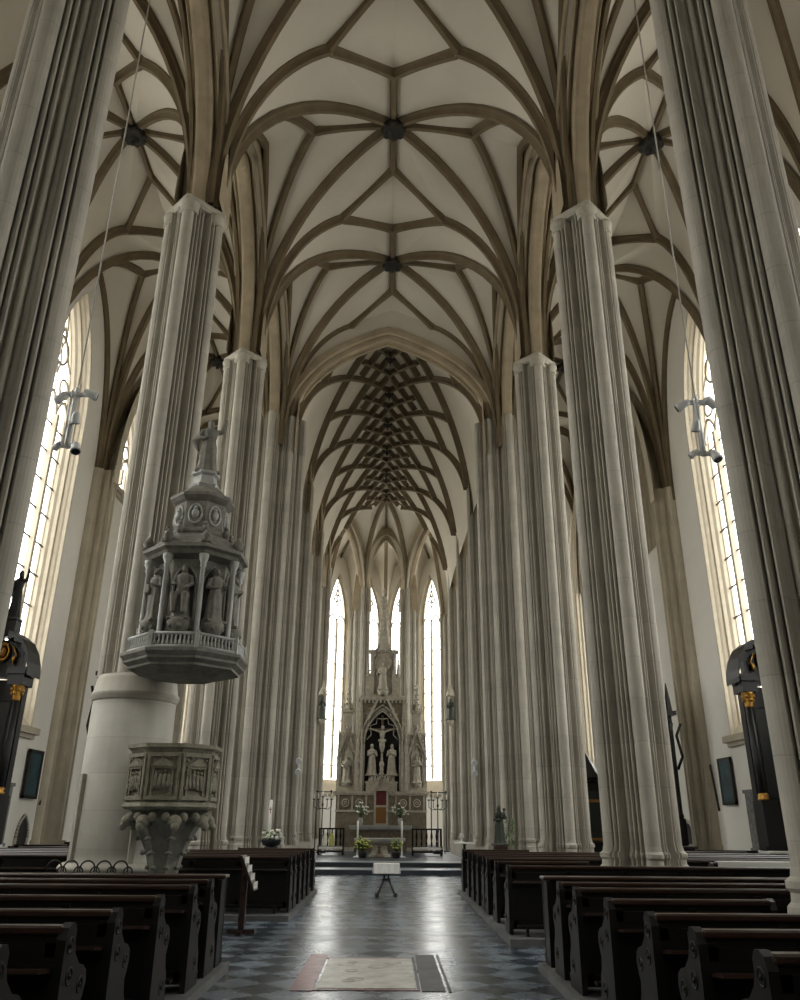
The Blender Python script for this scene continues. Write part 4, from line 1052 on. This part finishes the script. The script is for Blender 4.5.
# small folding table at the head of the aisle
ft = thing('small_table', (.07,21.6,0), 'small white-clothed table on crossed legs in the middle of the aisle', 'table')
m = MB(); m.bevbox((0,0,.74),(.60,.42,.03), .008); m.build('table_top', M['woodtop'], ft)
m = MB(); m.bevbox((0,0,.762),(.64,.46,.012), .004)
for y in (-.235,.235):
    m.rings([[(x,y+.012*sin(x*40),.765),(x,y*1.04+.018*sin(x*40+1),.55)] for x in [-.32+.04*k for k in range(17)]], False, False, True, False)
for x in (-.325,.325):
    m.rings([[(x,y,.765),(x*1.05+.012*sin(y*40),y,.55)] for y in [-.23+.046*k for k in range(11)]], False, False, True, False)
m.build('cloth', M['white'], ft)
for s in (-1,1):
    m = MB(); m.tube([(s*.05,0,.72),(s*.05,0,.42),(s*.14,0,.22),(s*.22,0,.05)], .022, 8); m.build('leg', M['iron'], ft)
    m = MB(); m.sphere((s*.23,0,.055), .055, 10, 8); m.tube([(s*.23,-.16,.035),(s*.23,.16,.035)], .028, 8); m.build('foot', M['iron'], ft)
m = MB(); m.box((0,0,.40),(.2,.05,.05)); m.build('stretcher', M['iron'], ft)

# ------------------------------------------------------------------ things against the piers
pd = thing('bronze_statue', (3.68,27.45,0), 'dark green bronze figure on a brown pedestal before the right chancel pier', 'statue')
m = MB(); m.bevbox((0,0,.30),(.56,.56,.60), .02); m.bevbox((0,0,.62),(.62,.62,.08), .01); m.bevbox((0,0,.86),(.44,.44,.42), .02); m.build('pedestal', M['woodtop'], pd)
statue('cast_figure', (0,0,1.10), 1.15, M['bronze'], pd, 60, 'child', .3)
m = MB(); rn = random.Random(8)
for k in range(50):
    a = rn.random()*6.28; p = Vector((.30+.14*cos(a),.15+.1*sin(a),1.0+.75*rn.random())); d = Vector((rn.random()-.3,rn.random()-.5,rn.random()))*.16; s_ = Vector((.03,.02,0))
    m.add([tuple(p),tuple(p+d*.5+s_),tuple(p+d),tuple(p+d*.5-s_)], [(0,1,2,3)])
m.tube([(.30,.15,.9),(.32,.15,1.7)], .015, 6); m.build('laurel_branch', M['leaf'], pd)
pc = thing('paschal_candle', (-3.72,27.6,0), 'tall pale paschal candle on a stand before the left chancel pier', 'candle')
m = MB(); m.lathe([(.22,0),(.22,.05),(.07,.12),(.05,.2),(.05,.9),(.11,1.0),(.12,1.08)], (0,0,0), 16); m.build('stand', M['iron'], pc)
m = MB(); m.lathe([(.05,1.08),(.05,2.35),(.01,2.37)], (0,0,0), 14); m.build('wax_candle', M['wax'], pc)
m = MB(); m.box((0,-.052,2.05),(.02,.012,.2)); m.box((0,-.052,2.08),(.09,.012,.02)); m.build('wax_emblem', M['red'], pc)
fb = thing('flower_stand', (-3.45,26.2,0), 'dark flower bowl on a pedestal before the left chancel pier', 'flowers')
m = MB(); m.lathe([(.25,0),(.25,.06),(.12,.12),(.10,.8),(.2,.95),(.22,1.0)], (0,0,0), 16); m.build('pedestal', M['iron'], fb)
m = MB(); m.lathe([(.1,1.0),(.26,1.06),(.32,1.2),(.30,1.22)], (0,0,0), 18); m.build('bowl', M['black'], fb)
m = MB(); rn = random.Random(3)
for k in range(30): a = rn.random()*6.28; r_ = .3*rn.random(); m.sphere((r_*cos(a), r_*sin(a), 1.24+.22*rn.random()), .05, 7, 5)
m.build('white_blooms', M['bloom'], fb)
m = MB()
for k in range(26): a = rn.random()*6.28; r_ = .36*rn.random(); m.sphere((r_*cos(a), r_*sin(a), 1.22+.25*rn.random()), .06, 6, 4, (1,1,.5))
m.build('leaves', M['leaf'], fb)
cd = thing('credence_table', (2.95,32.1,.165), 'small white-topped side table with a lamp at the right end of the steps', 'table')
m = MB(); m.bevbox((0,0,.86),(.75,.5,.05), .01); m.build('table_top', M['white'], cd)
m = MB(); m.lathe([(.2,0),(.2,.04),(.06,.1),(.05,.8),(.15,.84)], (0,0,0), 14); m.build('pedestal', M['wood'], cd)
lp = thing('small_lamp', (2.85,32.1,1.052), 'small white lamp on the side table right of the steps', 'lamp')
m = MB(); m.lathe([(.07,0),(.07,.02),(.02,.04),(.02,.16)], (0,0,0), 12); m.build('foot', M['lampwhite'], lp)
m = MB(); m.lathe([(.09,.16),(.06,.30),(.0601,.302)], (0,0,0), 14); m.build('lamp_shade', M['wax'], lp)
def pierlights(x, y, z, label, two=True):
    o = thing('wall_spotlight', (x,y,z), label, 'lamp', 'white spotlights on the choir piers')
    m = MB(); m.box((0,.12,0),(.08,.14,.5)); m.build('wall_bracket', M['lampwhite'], o)
    for q in ((.22,-.22) if two else (.1,)):
        m = MB(); m.tube([(0,.08,q),(0,-.1,q),(0,-.18,q-.05)], [.09,.12,.13], 12); m.build('spotlight_head', M['lampwhite'], o)
pierlights(-3.72, 35.25, 3.9, 'pair of white spotlights on the first left choir pier')
pierlights(3.72, 35.25, 3.9, 'pair of white spotlights on the first right choir pier')
for s, sd in ((-1,'left'),(1,'right')):
    o = thing('pier_statue', (s*3.85+AX*.3,48.72,7.4), 'small dark figure under a pale canopy on the last %s choir pier' % sd, 'statue', 'canopied figures on the choir piers')
    m = MB(); m.lathe([(.02,-.35),(.12,-.2),(.2,-.05),(.22,0)], (0,0,0), 10); m.box((0,.12,-.1),(.2,.3,.2)); m.build('console', M['altarstone'], o)
    statue('carved_figure', (0,0,.04), 1.25, M['bronze'], o, 70+s, 'book', -s*.6)
    m = MB(); m.lathe([(.24,1.45),(.24,1.62),(.1,1.9),(.03,2.3)], (0,0,0), 8, False); m.box((0,.14,1.55),(.2,.3,.15))
    for k in range(8): m.sphere((.24*cos(k*pi/4), .24*sin(k*pi/4), 1.45), .06, 6, 5)
    m.build('stone_canopy', M['altarstone'], o)

# ------------------------------------------------------------------ side altars
def black_altar(x, y, s, label):
    o = thing('side_altar', (x,y,0), label, 'altar', 'black marble side altars')
    B = lambda nm, m, mt: m.build(nm, M[mt], o)
    m = MB(); m.box((0,0,.06),(2.3,1.4,.12)); m.box((0,.1,.58),(1.9,.9,.92)); m.box((0,-.36,.6),(1.5,.04,.6)); B('altar_block', m, 'black')
    m = MB(); m.bevbox((0,.08,1.07),(2.1,1.0,.07), .015); B('altar_slab', m, 'white')
    m = MB(); m.box((0,.38,3.2),(1.9,.3,4.2)); m.box((0,.2,1.7),(2.1,.5,1.2)); B('retable', m, 'black')
    m = MB(); m.box((0,.21,3.55),(1.05,.04,2.3)); B('dark_painting', m, 'oldpainting')
    m = MB(); m.box((-.56,.2,3.55),(.03,.05,2.4)); m.box((.56,.2,3.55),(.03,.05,2.4)); m.box((0,.2,4.75),(1.15,.05,.03)); m.box((0,.2,2.35),(1.15,.05,.03)); B('picture_frame', m, 'black')
    for q in (-.88,.88):
        m = MB(); m.box((q,-.05,1.75),(.38,.38,1.1)); m.box((q,-.05,2.28),(.44,.44,.07)); B('column_pedestal', m, 'black')
        m = MB(); m.lathe([(.20,2.32),(.21,2.36),(.17,2.40),(.19,2.45),(.155,2.5)], (q,-.05,0), 18); B('gilt_base', m, 'gold')
        m = MB(); m.lathe([(.15,2.5),(.16,3.3),(.13,4.7)], (q,-.05,0), 20); B('column', m, 'black')
        m = MB(); m.lathe([(.14,4.7),(.16,4.74),(.15,4.8),(.22,5.06),(.25,5.12)], (q,-.05,0), 16)
        for k in range(8): m.sphere((q+.2*cos(k*pi/4), -.05+.2*sin(k*pi/4), 4.9+.1*(k % 2)), .06, 7, 5)
        B('gilt_capital', m, 'gold')
        m = MB(); m.box((q,.05,5.26),(.6,.7,.30)); m.box((q,.03,5.46),(.72,.82,.12)); B('entablature', m, 'black')
    m = MB()    # curved pediment halves with a high hood
    for q in (-1,1):
        pts = [(q*1.35,5.50),(q*1.32,5.72),(q*1.18,6.05),(q*.92,6.36),(q*.6,6.52),(q*.34,6.56)]
        for (a,b),(c,d) in zip(pts[:-1], pts[1:]):
            m.add([(a,-.45,b),(c,-.45,d),(c,-.45,d-.24),(a,-.45,b-.14),(a,.5,b),(c,.5,d),(c,.5,d-.24),(a,.5,b-.14)], [(0,1,2,3),(4,7,6,5),(0,4,5,1),(3,2,6,7),(0,3,7,4),(1,5,6,2)])
    m.box((0,.2,5.5),(2.4,.4,.3)); m.box((0,.25,6.0),(1.5,.3,.8)); B('curved_pediment', m, 'black')
    m = MB(); m.torus((0,.02,6.05), .22, .05, 'Y', 18, 6); m.sphere((0,.02,6.05), .14, 10, 8)
    for q in (-.45,.45): m.sphere((q,.05,5.85), .1, 8, 6); m.tube([(q,.0,5.7),(q*1.2,0,6.0),(q*.8,0,6.2)], .04, 6)
    B('gilt_ornament', m, 'gold')
    if s < 0:
        m = MB(); m.box((0,.25,6.75),(.5,.4,.5)); B('finial_plinth', m, 'black'); statue('finial_statue', (0,.2,7.02), 1.45, M['black'], o, 80, 'raise')
    o.scale = (.70,.9,1); return o
black_altar(10.62, 22.2, 1, 'black marble altar with gilded capitals under the right aisle window')
black_altar(-10.72, 22.2, -1, 'black marble altar with gilded capitals under the left aisle window')
def carved_altar(x, y, w, h, label, name='carved_altar'):
    o = thing(name, (x,y,0), label, 'altar', 'dark carved aisle altars')
    B = lambda nm, m, mt: m.build(nm, M[mt], o)
    m = MB(); m.box((0,0,.5),(w*1.05,.9,1.0)); m.box((0,-.46,.5),(w*.8,.04,.6)); B('altar_block', m, 'wood')
    m = MB(); m.bevbox((0,-.02,1.03),(w*1.15,1.0,.07), .01); B('altar_slab', m, 'woodtop')
    m = MB(); m.box((0,.28,(1.06+h*.78)/2),(w,.28,h*.78-1.06))
    for q in (-1,1):
        m.lathe([(.12,1.9),(.13,2.0),(.09,2.1),(.10,h*.4),(.08,h*.68),(.13,h*.72)], (q*w*.42,.05,0), 12); m.box((q*w*.42,.05,1.5),(.26,.3,.8))
    for k in range(9): m.sphere((-w*.4+w*.1*k,.1,h*.74+.05*(k % 2)), .07, 7, 5)
    B('retable', m, 'wood')
    m = MB(); m.box((0,.12,h*.45),(w*.55,.05,h*.42)); B('dark_painting', m, 'oldpainting')
    m = MB(); m.box((0,.1,h*.245),(w*.9,.1,.10)); B('gilt_band', m, 'orange'); m = MB(); m.box((0,.1,h*.575),(w*.9,.1,.12)); B('gilt_band', m, 'orange')
    m = MB(); m.box((0,.2,h*.77),(w*1.15,.5,.14)); m.lathe([(w*.42,h*.78),(w*.3,h*.84),(w*.14,h*.93),(.03,h)], (0,.2,0), 6, False)
    for q in (-1,1): m.lathe([(.14,h*.78),(.09,h*.84),(.02,h*.92)], (q*w*.46,.15,0), 6, False); m.tube([(q*w*.5,.1,h*.5),(q*w*.62,.1,h*.56),(q*w*.55,.1,h*.66),(q*w*.66,.1,h*.72)], .05, 6)
    B('carved_crest', m, 'wood')
carved_altar(-9.48, 28.0, 1.22, 8.4, 'dark carved altar with red gilt bands behind the round pulpit turret')
carved_altar(9.08, 28.1, 1.7, 6.9, 'dark tall altar showing as a black strip right of the opposite pillar')
carved_altar(8.75, 36.2, 1.7, 4.6, 'dark carved wooden altar seen between the two right nave pillars')
# ------------------------------------------------------------------ on the aisle walls
for s, sd in ((-1,'left'),(1,'right')):
    X = s*(WX-.085)
    def wbox(m, y, z, dy, dz, d=.05): m.box((X, y, z), (d, dy, dz))
    o = thing('framed_picture', (0,0,0), 'narrow dark framed picture on the %s aisle wall beneath the window' % sd, 'picture', 'framed pictures on the aisle walls')
    y = 26.7 if s < 0 else 27.4; m = MB()
    for dy, dz, w_, h_ in ((-.47,0,.10,1.42),(.47,0,.10,1.42),(0,.68,1.04,.10),(0,-.68,1.04,.10)): wbox(m, y+dy, 3.05+dz, w_, h_, .08)
    m.build('frame', M['frame'], o); m = MB(); wbox(m, y, 3.05, .88, 1.3, .04); m.build('canvas', M['picture'] , o)
    m = MB(); y2 = 24.9 if s < 0 else 25.6; wbox(m, y2, 1.85, 1.0, 1.55, .06); wbox(m, y2, 2.68, 1.15, .1, .12); wbox(m, y2, 1.02, 1.15, .1, .12)
    for k in range(7): wbox(m, y2, 1.3+.19*k, .7, .03, .08)
    o = m.build('wall_mounted_memorial', M['memorial']); tag(o, 'grey weathered memorial stone set upright against the %s aisle wall' % sd, 'memorial', 'memorial stones on the aisle walls')
    m = MB(); m.box((s*(WX-.085), (27.75 if s < 0 else 28.5), 2.9), (.06,.05,1.5), 0, 1); m.xf(lambda p: (p[0], p[1]+(p[2]-2.9)*.18, p[2]))
    o = m.build('mounted_bar', M['iron']); tag(o, 'slim dark slanting bar on the %s aisle wall beside the picture' % sd, 'bar', 'slanting bars on the aisle walls')
    # little pointed niche
    o = thing('wall_niche', (0,0,0), 'small dark pointed niche low in the %s aisle wall' % sd if s < 0 else 'small dark pointed niche low in the right aisle wall past the picture', 'niche', 'low wall niches')
    m = MB(); fr = MB(); O = outline(.36, .15, 1.2, 1.85, 8)
    if s < 0:
        T_ = lambda a, z, d: (-WX+.012+d, 26.75+a*1.1, z)
    else:
        T_ = lambda a, z, d: (WX-.03-d, 31.6+a*1.6, z)
    m.add([T_(a, z, 0) for a, z in O], [list(range(len(O)))]); m.build('niche_back', M['shadowstone'], o)
    for (a,b),(c,d) in zip(O[:-1], O[1:]): fr.tube([T_(a*1.06,b,.03), T_(c*1.06,d,.03)], .05, 6)
    fr.build('niche_moulding', M['pillar'], o)
for i, (x0, x1, y) in enumerate(((-10.9,-8.6,25.3),(8.7,10.9,24.9))):
    o = thing('low_bench', ((x0+x1)/2,y,0), 'low dark bench below the %s aisle window' % ('left','right')[i], 'bench', 'low benches in the aisles'); w = (x1-x0)/2
    m = MB(); m.bevbox((0,0,.48),(2*w,.42,.05), .01); m.build('seat', M['wood'], o)
    m = MB(); m.box((0,.2,.78),(2*w,.04,.5)); m.build('backrest', M['wood'], o)
    for q in (-1,1): m = MB(); m.box((q*(w-.04),0,.5),(.06,.44,1.0)); m.build('bench_end', M['wood'], o)
